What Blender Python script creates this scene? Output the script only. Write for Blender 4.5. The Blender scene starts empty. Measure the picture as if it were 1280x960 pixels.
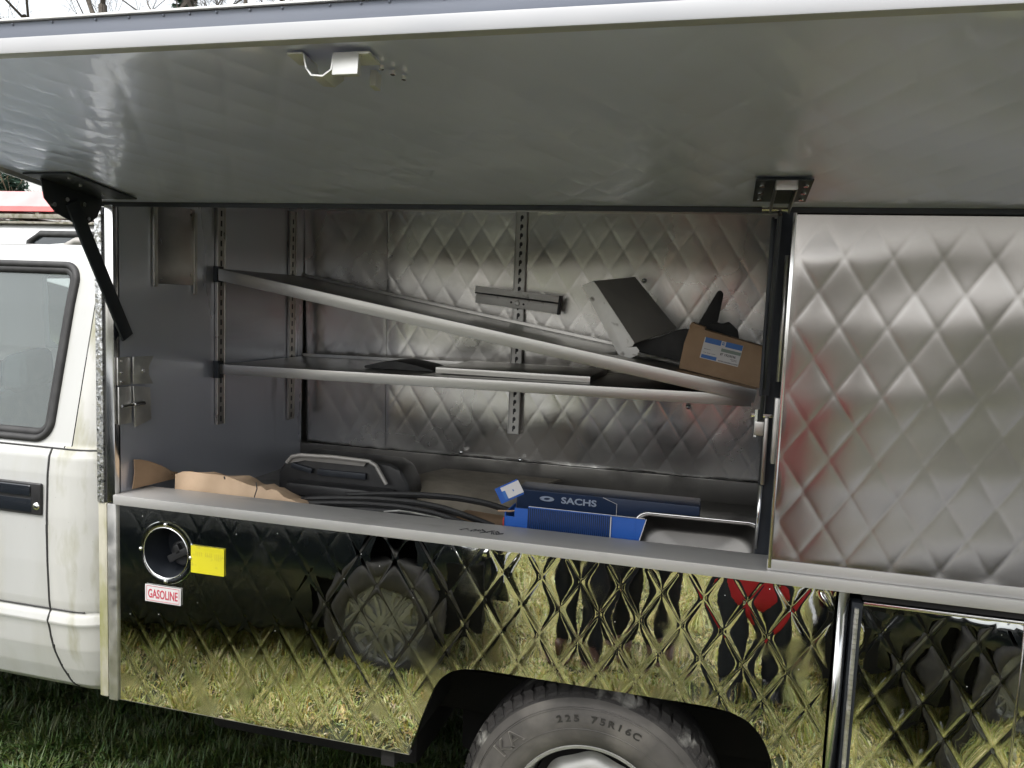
import bpy, bmesh, math, random
import numpy as np
from mathutils import Vector, Matrix
PI = math.pi
random.seed(7); RNG = np.random.default_rng(7)
scene = bpy.context.scene
COL = scene.collection

# ------------------------------------------------------------------ camera
F_PX, YAW, PITCH, ROLL, DIST, HCAM = 997.4, -0.254, 0.099, 0.040, 1.982, 1.758
def cam_axes():
    cy, sy, cp, sp = math.cos(YAW), math.sin(YAW), math.cos(PITCH), math.sin(PITCH)
    f = Vector((sy*cp, cy*cp, -sp)); r = Vector((cy, -sy, 0)); u = r.cross(f)
    cr, sr = math.cos(ROLL), math.sin(ROLL)
    return f, cr*r + sr*u, -sr*r + cr*u
CF, CR_, CU = cam_axes()
CP = Vector((0, -DIST, HCAM))
cd = bpy.data.cameras.new('camera'); cam = bpy.data.objects.new('camera', cd); COL.objects.link(cam)
cam.matrix_world = Matrix(((CR_.x, CU.x, -CF.x, CP.x), (CR_.y, CU.y, -CF.y, CP.y), (CR_.z, CU.z, -CF.z, CP.z), (0, 0, 0, 1)))
cd.sensor_width = 36; cd.lens = F_PX/1280*36; cd.clip_start = .02; cd.clip_end = 2000
scene.camera = cam

# ------------------------------------------------------------------ light
SUN_EL, SUN_AZ = math.radians(58), math.radians(200)     # azimuth: direction the sun stands in, from +Y clockwise
w = bpy.data.worlds.new('World'); scene.world = w; w.use_nodes = True
nt = w.node_tree; nt.nodes.clear()
sky = nt.nodes.new('ShaderNodeTexSky'); sky.sky_type = 'NISHITA'; sky.sun_disc = False
sky.sun_elevation = SUN_EL; sky.sun_rotation = SUN_AZ; sky.air_density = 1.6; sky.dust_density = 4.0
hs = nt.nodes.new('ShaderNodeHueSaturation'); hs.inputs['Saturation'].default_value = .22
bg = nt.nodes.new('ShaderNodeBackground'); bg.inputs['Strength'].default_value = .15
out = nt.nodes.new('ShaderNodeOutputWorld')
nt.links.new(sky.outputs[0], hs.inputs['Color']); nt.links.new(hs.outputs[0], bg.inputs[0]); nt.links.new(bg.outputs[0], out.inputs[0])
sd = bpy.data.lights.new('sun', 'SUN'); sun = bpy.data.objects.new('sun', sd); COL.objects.link(sun)
sd.energy = 1.1; sd.angle = math.radians(20); sd.color = (1, .97, .92)
sdir = Vector((math.sin(SUN_AZ)*math.cos(SUN_EL), math.cos(SUN_AZ)*math.cos(SUN_EL), math.sin(SUN_EL)))
sun.rotation_euler = sdir.to_track_quat('Z', 'Y').to_euler()
scene.view_settings.view_transform = 'Standard'; scene.view_settings.look = 'None'
scene.view_settings.exposure = 1.25; scene.view_settings.gamma = 1
scene.cycles.use_denoising = True
scene.cycles.max_bounces = 14; scene.cycles.glossy_bounces = 10; scene.cycles.diffuse_bounces = 5
scene.cycles.transparent_max_bounces = 8; scene.cycles.sample_clamp_indirect = 6

# ------------------------------------------------------------------ materials
def mat(name, c1, c2=None, rough=.5, metal=0., scale=8, bump=0., bscale=60, rvar=0., detail=6, spec=.5, coat=0.,
        trans=0., stretch=None, dirt=None, dirt_scale=3, dirt_lo=.55, dirt_hi=.75, specks=None, speck_scale=70, speck_t=.12, alpha=None, attr=None):
    m = bpy.data.materials.new(name); m.use_nodes = True; t = m.node_tree; n = t.nodes; L = t.links
    b = n['Principled BSDF']; b.inputs['Metallic'].default_value = metal; b.inputs['Roughness'].default_value = rough
    b.inputs['Specular IOR Level'].default_value = spec; b.inputs['Coat Weight'].default_value = coat
    b.inputs['Transmission Weight'].default_value = trans
    c1 = tuple(c1)+(1,); c2 = tuple(c2)+(1,) if c2 else c1
    tc = n.new('ShaderNodeTexCoord'); vec = tc.outputs['Object']
    if stretch:
        mp = n.new('ShaderNodeMapping'); mp.inputs['Scale'].default_value = stretch; L.new(vec, mp.inputs[0]); svec = mp.outputs[0]
    else: svec = vec
    nz = n.new('ShaderNodeTexNoise'); nz.inputs['Scale'].default_value = scale; nz.inputs['Detail'].default_value = detail; L.new(svec, nz.inputs['Vector'])
    mr = n.new('ShaderNodeMapRange'); mr.inputs[1].default_value = .3; mr.inputs[2].default_value = .7; L.new(nz.outputs[0], mr.inputs[0])
    mx = n.new('ShaderNodeMix'); mx.data_type = 'RGBA'; mx.inputs[6].default_value = c1; mx.inputs[7].default_value = c2
    L.new(mr.outputs[0], mx.inputs[0]); col = mx.outputs[2]
    if attr:
        at = n.new('ShaderNodeAttribute'); at.attribute_name = attr; col = at.outputs['Color']
    rsock = None
    if rvar:
        ma = n.new('ShaderNodeMath'); ma.operation = 'MULTIPLY_ADD'; ma.inputs[1].default_value = rvar; ma.inputs[2].default_value = rough
        L.new(mr.outputs[0], ma.inputs[0]); rsock = ma.outputs[0]
    def overlay(mask, colour, rgh, met):
        nonlocal col, rsock
        x = n.new('ShaderNodeMix'); x.data_type = 'RGBA'; x.inputs[7].default_value = tuple(colour)+(1,); L.new(col, x.inputs[6]); L.new(mask, x.inputs[0]); col = x.outputs[2]
        r = n.new('ShaderNodeMix'); r.inputs[3].default_value = rgh
        if rsock: L.new(rsock, r.inputs[2])
        else: r.inputs[2].default_value = rough
        L.new(mask, r.inputs[0]); rsock = r.outputs[0]
        if metal:
            q = n.new('ShaderNodeMath'); q.operation = 'MULTIPLY_ADD'; q.inputs[1].default_value = -metal; q.inputs[2].default_value = metal; L.new(mask, q.inputs[0])
            L.new(q.outputs[0], b.inputs['Metallic'])
    if dirt:
        dn = n.new('ShaderNodeTexNoise'); dn.inputs['Scale'].default_value = dirt_scale; dn.inputs['Detail'].default_value = 9; L.new(svec, dn.inputs['Vector'])
        dr = n.new('ShaderNodeMapRange'); dr.inputs[1].default_value = dirt_lo; dr.inputs[2].default_value = dirt_hi; L.new(dn.outputs[0], dr.inputs[0])
        overlay(dr.outputs[0], dirt, .85, 0)
    if specks:
        vo = n.new('ShaderNodeTexVoronoi'); vo.inputs['Scale'].default_value = speck_scale; L.new(vec, vo.inputs['Vector'])
        sp = n.new('ShaderNodeMapRange'); sp.inputs[1].default_value = speck_t; sp.inputs[2].default_value = speck_t*.6; L.new(vo.outputs['Distance'], sp.inputs[0])
        sx = n.new('ShaderNodeSeparateColor'); L.new(vo.outputs['Color'], sx.inputs[0])
        gt = n.new('ShaderNodeMath'); gt.operation = 'GREATER_THAN'; gt.inputs[1].default_value = .72; L.new(sx.outputs[0], gt.inputs[0])
        mu = n.new('ShaderNodeMath'); mu.operation = 'MULTIPLY'; L.new(sp.outputs[0], mu.inputs[0]); L.new(gt.outputs[0], mu.inputs[1])
        overlay(mu.outputs[0], specks, .5, 0)
    L.new(col, b.inputs['Base Color'])
    if rsock: L.new(rsock, b.inputs['Roughness'])
    if bump:
        bn = n.new('ShaderNodeTexNoise'); bn.inputs['Scale'].default_value = bscale; bn.inputs['Detail'].default_value = 5; L.new(svec, bn.inputs['Vector'])
        bp = n.new('ShaderNodeBump'); bp.inputs['Strength'].default_value = 1; bp.inputs['Distance'].default_value = bump; L.new(bn.outputs[0], bp.inputs['Height']); L.new(bp.outputs[0], b.inputs['Normal'])
    return m
M = {}
M['mirror'] = mat('mirror_steel', (.60, .61, .60), (.66, .67, .655), .008, 1, 5, rvar=.02, bump=.0002, bscale=9, specks=(.6, .6, .58), speck_scale=38, speck_t=.06, dirt=(.20, .20, .17), dirt_scale=6, dirt_lo=.55, dirt_hi=1.15)
M['film'] = mat('hazed_steel', (.38, .362, .352), (.43, .412, .402), .20, 1, 3, rvar=.07, bump=.0005, bscale=6)
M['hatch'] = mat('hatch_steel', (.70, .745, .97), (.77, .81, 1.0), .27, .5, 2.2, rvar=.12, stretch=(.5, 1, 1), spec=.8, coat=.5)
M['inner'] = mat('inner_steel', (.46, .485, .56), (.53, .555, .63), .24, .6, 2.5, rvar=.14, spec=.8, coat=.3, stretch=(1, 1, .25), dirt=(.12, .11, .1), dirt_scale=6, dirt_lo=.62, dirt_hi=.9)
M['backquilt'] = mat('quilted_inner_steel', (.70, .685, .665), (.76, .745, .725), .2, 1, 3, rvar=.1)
M['brushed'] = mat('brushed_steel', (.36, .35, .335), (.46, .45, .43), .26, 1, 14, rvar=.12, stretch=(.08, 1, 1), bump=.0002, bscale=120)
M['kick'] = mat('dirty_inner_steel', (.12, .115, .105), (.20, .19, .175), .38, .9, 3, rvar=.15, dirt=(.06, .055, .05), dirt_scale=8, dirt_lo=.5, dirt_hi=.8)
M['panmetal'] = mat('pan_steel', (.17, .165, .155), (.22, .21, .20), .36, 1, 6, rvar=.1)
M['alu'] = mat('aluminium', (.62, .62, .60), (.72, .71, .69), .42, .85, 6, rvar=.15, specks=(.75, .74, .7), speck_scale=45, speck_t=.05, dirt=(.33, .31, .27), dirt_scale=7, dirt_lo=.6, dirt_hi=.9)
M['sill'] = mat('sill_steel', (.41, .405, .395), (.49, .48, .47), .40, .45, 7, rvar=.12, stretch=(.3, 1, 1), specks=(.72, .7, .66), speck_scale=50, speck_t=.06, dirt=(.2, .19, .17), dirt_scale=9, dirt_lo=.6, dirt_hi=.85)
M['lip'] = mat('lip_paint', (.32, .33, .35), (.40, .40, .41), .45, 0, 9, dirt=(.4, .4, .4), dirt_scale=6, dirt_lo=.6, dirt_hi=.9, stretch=(.3, 1, 1))
M['fascia'] = mat('fascia_metal', (.11, .125, .16), (.16, .175, .21), .5, .3, 6, rvar=.2, stretch=(.2, 1, 1), bump=.001, bscale=20)
M['darksteel'] = mat('dark_steel', (.022, .026, .034), (.035, .04, .048), .42, .4, 20, rvar=.1)
M['zinc'] = mat('zinc_plate', (.66, .65, .63), (.78, .77, .75), .40, .35, 18, rvar=.2, dirt=(.16, .14, .12), dirt_scale=30, dirt_lo=.62, dirt_hi=.75)
M['black'] = mat('black_plastic', (.012, .012, .013), (.022, .022, .023), .42, 0, 30, bump=.0004, bscale=200)
M['rubber'] = mat('rubber_black', (.014, .014, .015), (.03, .03, .03), .65, 0, 20, bump=.0006, bscale=80)
M['nearblack'] = mat('underbody', (.006, .006, .006), (.012, .011, .01), .95, 0, 8)  # near-black; also stands in for shade in gaps and under the truck
M['chrome'] = mat('chrome', (.72, .72, .72), (.8, .8, .79), .12, 1, 8, rvar=.1)
M['galv'] = mat('galvanised', (.48, .48, .47), (.62, .61, .59), .33, .9, 30, rvar=.2)
M['cream'] = mat('grey_sheet', (.30, .29, .27), (.36, .34, .32), .45, .25, 10, rvar=.1)
M['whitecab'] = mat('cab_paint', (.38, .385, .375), (.44, .445, .435), .32, 0, 3, coat=.35, dirt=(.33, .325, .28), dirt_scale=4.5, dirt_lo=.50, dirt_hi=.85, stretch=(1.6, 1, .4), specks=(.12, .11, .09), speck_scale=45, speck_t=.035, bump=.0006, bscale=5)
M['corner'] = mat('cab_dirty_paint', (.39, .39, .37), (.45, .45, .43), .45, 0, 6, coat=.1, specks=(.13, .12, .09), speck_scale=60, speck_t=.07, dirt=(.27, .265, .19), dirt_scale=9, dirt_lo=.52, dirt_hi=.72, bump=.0006, bscale=40, stretch=(1.6, 1, .5))
M['vanwhite'] = mat('van_paint', (.50, .51, .51), (.58, .58, .58), .3, 0, 2, coat=.4, dirt=(.5, .5, .47), dirt_scale=2, dirt_lo=.6, dirt_hi=.9)
M['red'] = mat('red_paint', (.52, .05, .05), (.62, .08, .07), .35, 0, 4, coat=.3)
M['pinkred'] = mat('faded_red', (.62, .22, .22), (.68, .30, .30), .6, 0, 4)
M['moss'] = mat('mossy_trim', (.30, .29, .22), (.45, .43, .36), .6, .1, 20, dirt=(.20, .20, .07), dirt_scale=12, dirt_lo=.45, dirt_hi=.65, stretch=(1, 1, .4), bump=.001, bscale=60)
M['spangle'] = mat('spangled_edge', (.30, .31, .32), (.78, .79, .80), .2, 1, 90, rvar=.3, bump=.003, bscale=110, dirt=(.15, .15, .13), dirt_scale=100, dirt_lo=.5, dirt_hi=.6)
M['card'] = mat('cardboard', (.27, .175, .105), (.35, .235, .145), .8, 0, 12, bump=.0004, bscale=90, dirt=(.22, .13, .07), dirt_scale=8, dirt_lo=.6, dirt_hi=.85)
M['cardlight'] = mat('brown_paper', (.42, .30, .195), (.52, .38, .26), .75, 0, 10, bump=.0012, bscale=30, dirt=(.32, .2, .12), dirt_scale=14, dirt_lo=.62, dirt_hi=.8)
M['pad'] = mat('grey_felt', (.20, .175, .14), (.27, .24, .19), .9, 0, 18, bump=.001, bscale=90)
M['bluebox'] = mat('navy_card', (.004, .016, .052), (.006, .021, .062), .4, 0, 12)
M['bluecard'] = mat('blue_card', (.010, .075, .33), (.015, .09, .38), .42, 0, 10)
M['white'] = mat('white_print', (.52, .51, .51), (.6, .59, .59), .5, 0, 10)
M['silverprint'] = mat('silver_print', (.35, .4, .5), (.4, .45, .55), .4, .3, 10)
M['yellow'] = mat('yellow_sticker', (.62, .55, .012), (.68, .61, .03), .45, 0, 5, dirt=(.35, .3, .05), dirt_scale=30, dirt_lo=.58, dirt_hi=.8)
M['yellowfade'] = mat('faded_print', (.60, .53, .03), (.58, .5, .05), .5, 0, 9)
M['redprint'] = mat('red_print', (.40, .02, .05), (.46, .04, .07), .5, 0, 9)
M['pinkborder'] = mat('faded_border', (.55, .35, .37), (.45, .28, .3), .5, 0, 9)
M['blueprint'] = mat('blue_print', (.03, .12, .38), (.04, .15, .42), .5, 0, 9)
M['greenprint'] = mat('green_grey_print', (.17, .22, .19), (.2, .25, .22), .5, 0, 9)
M['ink'] = mat('ink', (.03, .03, .035), (.04, .04, .045), .6, 0, 9)
M['tyre'] = mat('tyre_rubber', (.045, .042, .038), (.08, .074, .067), .75, 0, 9, bump=.0008, bscale=60, dirt=(.14, .13, .115), dirt_scale=7, dirt_lo=.48, dirt_hi=.75)
M['tyremud'] = mat('tyre_shoulder_mud', (.018, .017, .016), (.035, .032, .03), .8, 0, 16, bump=.004, bscale=55, dirt=(.24, .235, .215), dirt_scale=9, dirt_lo=.56, dirt_hi=.66)
M['tyreink'] = mat('tyre_lettering', (.02, .019, .018), (.03, .028, .027), .6, 0, 30)
M['tyreline'] = mat('tyre_letter_outline', (.13, .12, .11), (.18, .17, .155), .7, 0, 30)
M['rim'] = mat('rim_silver', (.34, .34, .33), (.44, .44, .42), .4, .6, 12, rvar=.2, dirt=(.2, .19, .17), dirt_scale=14, dirt_lo=.6, dirt_hi=.8)
M['glass'] = mat('cab_glass', (.66, .77, .78), (.70, .80, .80), .02, 0, 3, trans=.9)
M['carglass'] = mat('dark_glass', (.02, .025, .028), (.03, .035, .04), .05, 0, 3, spec=.7)
M['cardark'] = mat('dark_car_paint', (.012, .016, .020), (.02, .025, .03), .2, 0, 3, coat=.6)
M['carblack'] = mat('black_car_paint', (.010, .012, .016), (.014, .017, .021), .15, 0, 3, coat=.7)
M['seat'] = mat('seat_fabric', (.035, .045, .05), (.06, .07, .075), .9, 0, 20)
M['skin'] = mat('skin', (.50, .30, .22), (.58, .36, .27), .5, 0, 20)
M['hair'] = mat('hair', (.05, .035, .022), (.09, .06, .04), .6, 0, 60, stretch=(6, 6, 1))
M['jacketred'] = mat('red_jacket_cloth', (.56, .018, .03), (.66, .03, .045), .7, 0, 9, bump=.004, bscale=16)
M['clothdark'] = mat('dark_cloth', (.015, .017, .026), (.03, .032, .042), .85, 0, 9, bump=.004, bscale=16)
M['clothnavy'] = mat('navy_cloth', (.02, .025, .05), (.035, .04, .07), .85, 0, 9, bump=.004, bscale=16)
M['clothgrey'] = mat('grey_cloth', (.10, .10, .11), (.15, .15, .16), .85, 0, 9, bump=.004, bscale=16)
M['bootblack'] = mat('boot_leather', (.012, .012, .014), (.02, .02, .022), .35, 0, 12)
M['bootbrown'] = mat('brown_boot', (.10, .05, .035), (.16, .09, .06), .5, 0, 12)
M['soil'] = mat('meadow_soil', (.018, .024, .010), (.04, .048, .018), .95, 0, 3, bump=.02, bscale=12, dirt=(.05, .045, .022), dirt_scale=5, dirt_lo=.5, dirt_hi=.7)
M['grass'] = mat('grass_blades', (.1, .13, .03), rough=.55, attr='blade')
M['bark'] = mat('bark', (.055, .045, .036), (.11, .095, .08), .95, 0, 9, bump=.01, bscale=20)
M['twig'] = mat('shrub_twigs', (.12, .085, .055), (.20, .15, .10), .95, 0, 9)
M['needle'] = mat('needles', (.018, .045, .030), (.04, .085, .05), .8, 0, 4)
M['rack'] = mat('rack_metal', (.20, .19, .15), (.32, .30, .26), .6, .3, 14, dirt=(.14, .13, .09), dirt_scale=20, dirt_lo=.5, dirt_hi=.6)

# ------------------------------------------------------------------ helpers
def set_props(o, label=None, cat=None, group=None, kind=None):
    if label: o['label'] = label
    if cat: o['category'] = cat
    if group: o['group'] = group
    if kind: o['kind'] = kind
    return o
ORG = {}
def thing(name, label, cat, loc=(0, 0, 0), group=None, rot=(0, 0, 0)):
    o = bpy.data.objects.new(name, None); o.empty_display_size = .1; COL.objects.link(o); o.location = loc; o.rotation_euler = rot
    return set_props(o, label, cat, group)
def world_off(parent):
    v = Vector((0, 0, 0)); p = parent
    while p: v += Vector(p.location); p = p.parent
    return v
def put(name, me, material, parent=None, local=False, smooth=False, label=None):
    """link a mesh as one object; its vertices are in world space unless local"""
    if material is not None and not len(me.materials): me.materials.append(material)
    o = bpy.data.objects.new(name, me); COL.objects.link(o)
    if parent is not None:
        o.parent = parent
        if not local: me.transform(Matrix.Translation(-world_off(parent)))
    if smooth: me.shade_smooth()
    if label: o['label'] = label
    return o
def mesh(verts, faces):
    me = bpy.data.meshes.new('m'); me.from_pydata([tuple(v) for v in verts], [], faces); me.update(); return me
class MB:
    def __init__(s): s.v = []; s.f = []
    def add(s, v, f):
        k = len(s.v); s.v += [tuple(x) for x in v]; s.f += [tuple(i+k for i in q) for q in f]; return s
    def box(s, x0, x1, y0, y1, z0, z1, rot=None, piv=None):
        v = [Vector((x, y, z)) for z in (z0, z1) for x, y in ((x0, y0), (x1, y0), (x1, y1), (x0, y1))]
        if rot is not None:
            p = Vector(piv) if piv else Vector(((x0+x1)/2, (y0+y1)/2, (z0+z1)/2)); v = [p+rot@(q-p) for q in v]
        return s.add(v, [(0, 3, 2, 1), (4, 5, 6, 7), (0, 1, 5, 4), (1, 2, 6, 5), (2, 3, 7, 6), (3, 0, 4, 7)])
    def tube(s, pts, r, n=8, cap=True, flat=None):
        pts = [Vector(p) for p in pts]; N = len(pts); rs = r if isinstance(r, (list, tuple)) else [r]*N
        k = []; prev = None
        for i, p in enumerate(pts):
            t = (pts[min(i+1, N-1)]-pts[max(i-1, 0)]); t = t.normalized() if t.length > 1e-9 else Vector((0, 0, 1))
            if prev is None: a = t.orthogonal().normalized()
            else:
                a = prev-t*prev.dot(t); a = a.normalized() if a.length > 1e-6 else t.orthogonal().normalized()
            prev = a; bb = t.cross(a)
            for j in range(n):
                th = 2*PI*j/n; k.append(p+(a*math.cos(th)+bb*math.sin(th)*(flat or 1))*rs[i])
        f = [(i*n+j, i*n+(j+1) % n, (i+1)*n+(j+1) % n, (i+1)*n+j) for i in range(N-1) for j in range(n)]
        if cap: f += [tuple(range(n))[::-1], tuple((N-1)*n+j for j in range(n))]
        return s.add(k, f)
    def lathe(s, prof, n=48, mat4=None, close=False):
        """prof: (r, h) along local +Z axis"""
        v = [Vector((r*math.cos(2*PI*j/n), r*math.sin(2*PI*j/n), h)) for r, h in prof for j in range(n)]
        if mat4 is not None: v = [mat4@q for q in v]
        m = len(prof); f = [(i*n+j, i*n+(j+1) % n, ((i+1) % m)*n+(j+1) % n, ((i+1) % m)*n+j) for i in range(m if close else m-1) for j in range(n)]
        return s.add(v, f)
    def prism(s, poly, d, fn):
        """poly 2D, extruded 0..d; fn(u,v,w)->world"""
        n = len(poly); v = [fn(u, q, 0) for u, q in poly]+[fn(u, q, d) for u, q in poly]
        return s.add(v, [tuple(range(n))[::-1], tuple(range(n, 2*n))]+[(i, (i+1) % n, n+(i+1) % n, n+i) for i in range(n)])
    def build(s, name, material, parent=None, bevel=0, seg=2, smooth=False, local=False, label=None, angle=None):
        me = mesh(s.v, s.f)
        bm = bmesh.new(); bm.from_mesh(me); bmesh.ops.recalc_face_normals(bm, faces=bm.faces)
        if bevel:
            es = [e for e in bm.edges if len(e.link_faces) == 2 and e.calc_face_angle(0) > .5]
            bmesh.ops.bevel(bm, geom=es, offset=bevel, segments=seg, profile=.6, affect='EDGES', clamp_overlap=True)
        bm.to_mesh(me); bm.free()
        if smooth or bevel:
            me.shade_smooth()
            if not smooth or angle: me.set_sharp_from_angle(angle=angle or .6)
        return put(name, me, material, parent, local, label=label)
def copy_tree(o, parent=None):
    c = o.copy(); COL.objects.link(c); c.parent = parent
    for ch in list(o.children): copy_tree(ch, c)
    return c
def rx(a): return Matrix.Rotation(a, 3, 'X')
def ry(a): return Matrix.Rotation(a, 3, 'Y')
def rz(a): return Matrix.Rotation(a, 3, 'Z')
TO_Y = Matrix.Rotation(PI/2, 4, 'X')      # local +Z -> world -Y
def axisY(x, y, z): return Matrix.Translation((x, y, z))@TO_Y
_fc = {}
def text(name, s, size, material, parent, pos, right=(1, 0, 0), up=(0, 0, 1), ext=.0004, bold=0., xs=1., align='LEFT', label=None):
    cu = bpy.data.curves.new('t', 'FONT'); cu.body = s; cu.size = size; cu.extrude = ext; cu.offset = bold; cu.align_x = align; cu.resolution_u = 3
    to = bpy.data.objects.new('t', cu); COL.objects.link(to); dg = bpy.context.evaluated_depsgraph_get(); dg.update()
    me = bpy.data.meshes.new_from_object(to.evaluated_get(dg)); bpy.data.objects.remove(to); bpy.data.curves.remove(cu)
    r = Vector(right).normalized(); u = Vector(up).normalized(); nn = r.cross(u)
    mt = Matrix(((r.x*xs, u.x, nn.x, pos[0]), (r.y*xs, u.y, nn.y, pos[1]), (r.z*xs, u.z, nn.z, pos[2]), (0, 0, 0, 1)))
    me.transform(mt); me.materials.clear()
    return put(name, me, material, parent, label=label)

# quilted sheet: a diamond grid embossed in real geometry
QW, QH = .103, .158
def quilt(x0, x1, z0, z1, fn, k=10, pil=.003, groove=.0012, gs=.007, wob=.0006, keep=None, snap=None, smooth_z=None, qw=QW, qh=QH, seed=0, pw=.8, ox=0., oz=0.):
    dx, dz = qw/2/k, qh/2/k
    i0, i1, j0, j1 = math.floor((x0-ox)/dx), math.ceil((x1-ox)/dx), math.floor((z0-oz)/dz), math.ceil((z1-oz)/dz)
    I, J = np.meshgrid(np.arange(i0, i1+1), np.arange(j0, j1+1), indexing='ij')
    X = np.clip(I*dx+ox, x0, x1); Z = np.clip(J*dz+oz, z0, z1)
    a = (X-ox)/qw+(Z-oz)/qh; b = (X-ox)/qw-(Z-oz)/qh; g = 1/math.hypot(1/qw, 1/qh)
    da = np.abs(a-np.round(a))*g; db = np.abs(b-np.round(b))*g
    rn = np.random.default_rng(seed); ca = np.floor(a).astype(int) % 97; cb = np.floor(b).astype(int) % 97
    amp = rn.uniform(.35, 1.65, (97, 97))[ca, cb]
    H = pil*amp*np.abs(np.sin(PI*a)*np.sin(PI*b))**pw - groove*(np.exp(-np.sqrt(da*da+2e-6)/gs)+np.exp(-np.sqrt(db*db+2e-6)/gs))
    for q in range(7):
        fx, fz = rn.uniform(-1, 1, 2)*2*PI/rn.uniform(.09, .6); H += wob*rn.uniform(.2, 1)*np.sin(fx*X+fz*Z+rn.uniform(0, 6))*(.35 if math.hypot(fx, fz) > 40 else 1)
    if smooth_z: H *= smooth_z(X, Z)
    # mortify relief at the sheet's own edges
    e = np.minimum(np.minimum(X-x0, x1-X), np.minimum(Z-z0, z1-Z)); H *= np.clip(e/.012, 0, 1)
    GX = np.gradient(H, axis=0)/np.maximum(np.gradient(X, axis=0), 1e-5); GZ = np.gradient(H, axis=1)/np.maximum(np.gradient(Z, axis=1), 1e-5)
    p0_ = fn(np.zeros(1), np.ones(1), np.zeros(1)); zd = (p0_-fn(np.zeros(1), np.zeros(1), np.zeros(1)))[0]; hd = (fn(np.zeros(1), np.zeros(1), np.ones(1))-fn(np.zeros(1), np.zeros(1), np.zeros(1)))[0]
    NR = hd[None]-GX.ravel()[:, None]*np.array([1., 0, 0])[None]-GZ.ravel()[:, None]*zd[None]; NR /= np.linalg.norm(NR, axis=1)[:, None]
    nX, nZ = X.shape; idx = np.arange(nX*nZ).reshape(nX, nZ)
    x = X.ravel().copy(); z = Z.ravel().copy()
    A, B, C, D = idx[:-1, :-1], idx[1:, :-1], idx[1:, 1:], idx[:-1, 1:]
    ac = (a[:-1, :-1]+a[1:, 1:])/2; bc = (b[:-1, :-1]+b[1:, 1:])/2; sm = np.abs(ac-np.round(ac)) < np.abs(bc-np.round(bc))
    kp = np.ones(A.shape, bool)
    if keep is not None: kp = keep((X[:-1, :-1]+X[1:, 1:])/2, (Z[:-1, :-1]+Z[1:, 1:])/2)
    t1 = np.where(sm[..., None], np.stack([A, B, D], -1), np.stack([A, B, C], -1))
    t2 = np.where(sm[..., None], np.stack([B, C, D], -1), np.stack([A, C, D], -1))
    tris = np.concatenate([t1[kp], t2[kp]])
    if snap is not None:
        ins = ~keep(x, z); used = np.zeros(len(x), bool); used[tris.ravel()] = True
        nk = np.zeros(X.shape, int); nk[:-1, :-1] += kp; nk[1:, :-1] += kp; nk[:-1, 1:] += kp; nk[1:, 1:] += kp
        bd = (nk.ravel() > 0) & (nk.ravel() < 4) & (x > x0+1e-6) & (x < x1-1e-6) & (z > z0+1e-6) & (z < z1-1e-6)
        for i in np.where(bd)[0]: x[i], z[i] = snap(x[i], z[i])
    co = fn(x, z, H.ravel())
    me = bpy.data.meshes.new('quilt'); used = np.unique(tris); rm = np.full(len(x), -1); rm[used] = np.arange(len(used)); tris = rm[tris]; co = co[used]; NR = NR[used]
    me.vertices.add(len(co)); me.vertices.foreach_set('co', co.astype(np.float32).ravel())
    me.loops.add(tris.size); me.loops.foreach_set('vertex_index', tris.astype(np.int32).ravel())
    me.polygons.add(len(tris)); me.polygons.foreach_set('loop_start', np.arange(0, tris.size, 3, dtype=np.int32))
    if np.dot(np.cross(co[tris[0][1]]-co[tris[0][0]], co[tris[0][2]]-co[tris[0][0]]), hd) < 0:
        tris = tris[:, ::-1]; me.loops.foreach_set('vertex_index', np.ascontiguousarray(tris).astype(np.int32).ravel())
    me.update(calc_edges=True); me.shade_smooth(); me.normals_split_custom_set_from_vertices(NR.astype(float).tolist())
    return me
def side(y0):   # sheet in the side plane facing the viewer
    return lambda x, z, h: np.stack([x, y0-h, z], -1)
def back(y0):   # the back wall leans in a little towards its top
    return lambda x, z, h: np.stack([x, y0+.032*(2.13-z)-h, z-.03*h], -1)

# ------------------------------------------------------------------ ground
def gz(x, y):
    """height of the meadow: level under the truck, sinking a little towards the photographer"""
    d = np.maximum(0, -np.asarray(y, float)-.7)
    return -.25*(1-np.exp(-(d/1.1)**2)) + .015*np.sin(np.asarray(x)*2.1+1)*np.sin(np.asarray(y)*1.7)
def ground():
    xs = np.concatenate([[-400, -150, -60, -25], np.linspace(-12, 10, 150), [25, 60, 150, 400]])
    ys = np.concatenate([[-400, -150, -60, -25], np.linspace(-14, 12, 170), [25, 60, 150, 400]])
    X, Y = np.meshgrid(xs, ys, indexing='ij'); Z = gz(X, Y)+RNG.normal(0, .006, X.shape); n, m = X.shape
    v = np.stack([X, Y, Z], -1).reshape(-1, 3)
    f = [(i*m+j, (i+1)*m+j, (i+1)*m+j+1, i*m+j+1) for i in range(n-1) for j in range(m-1)]
    set_props(put('ground', mesh(v, f), M['soil'], smooth=True), kind='structure')
ground()
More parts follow.
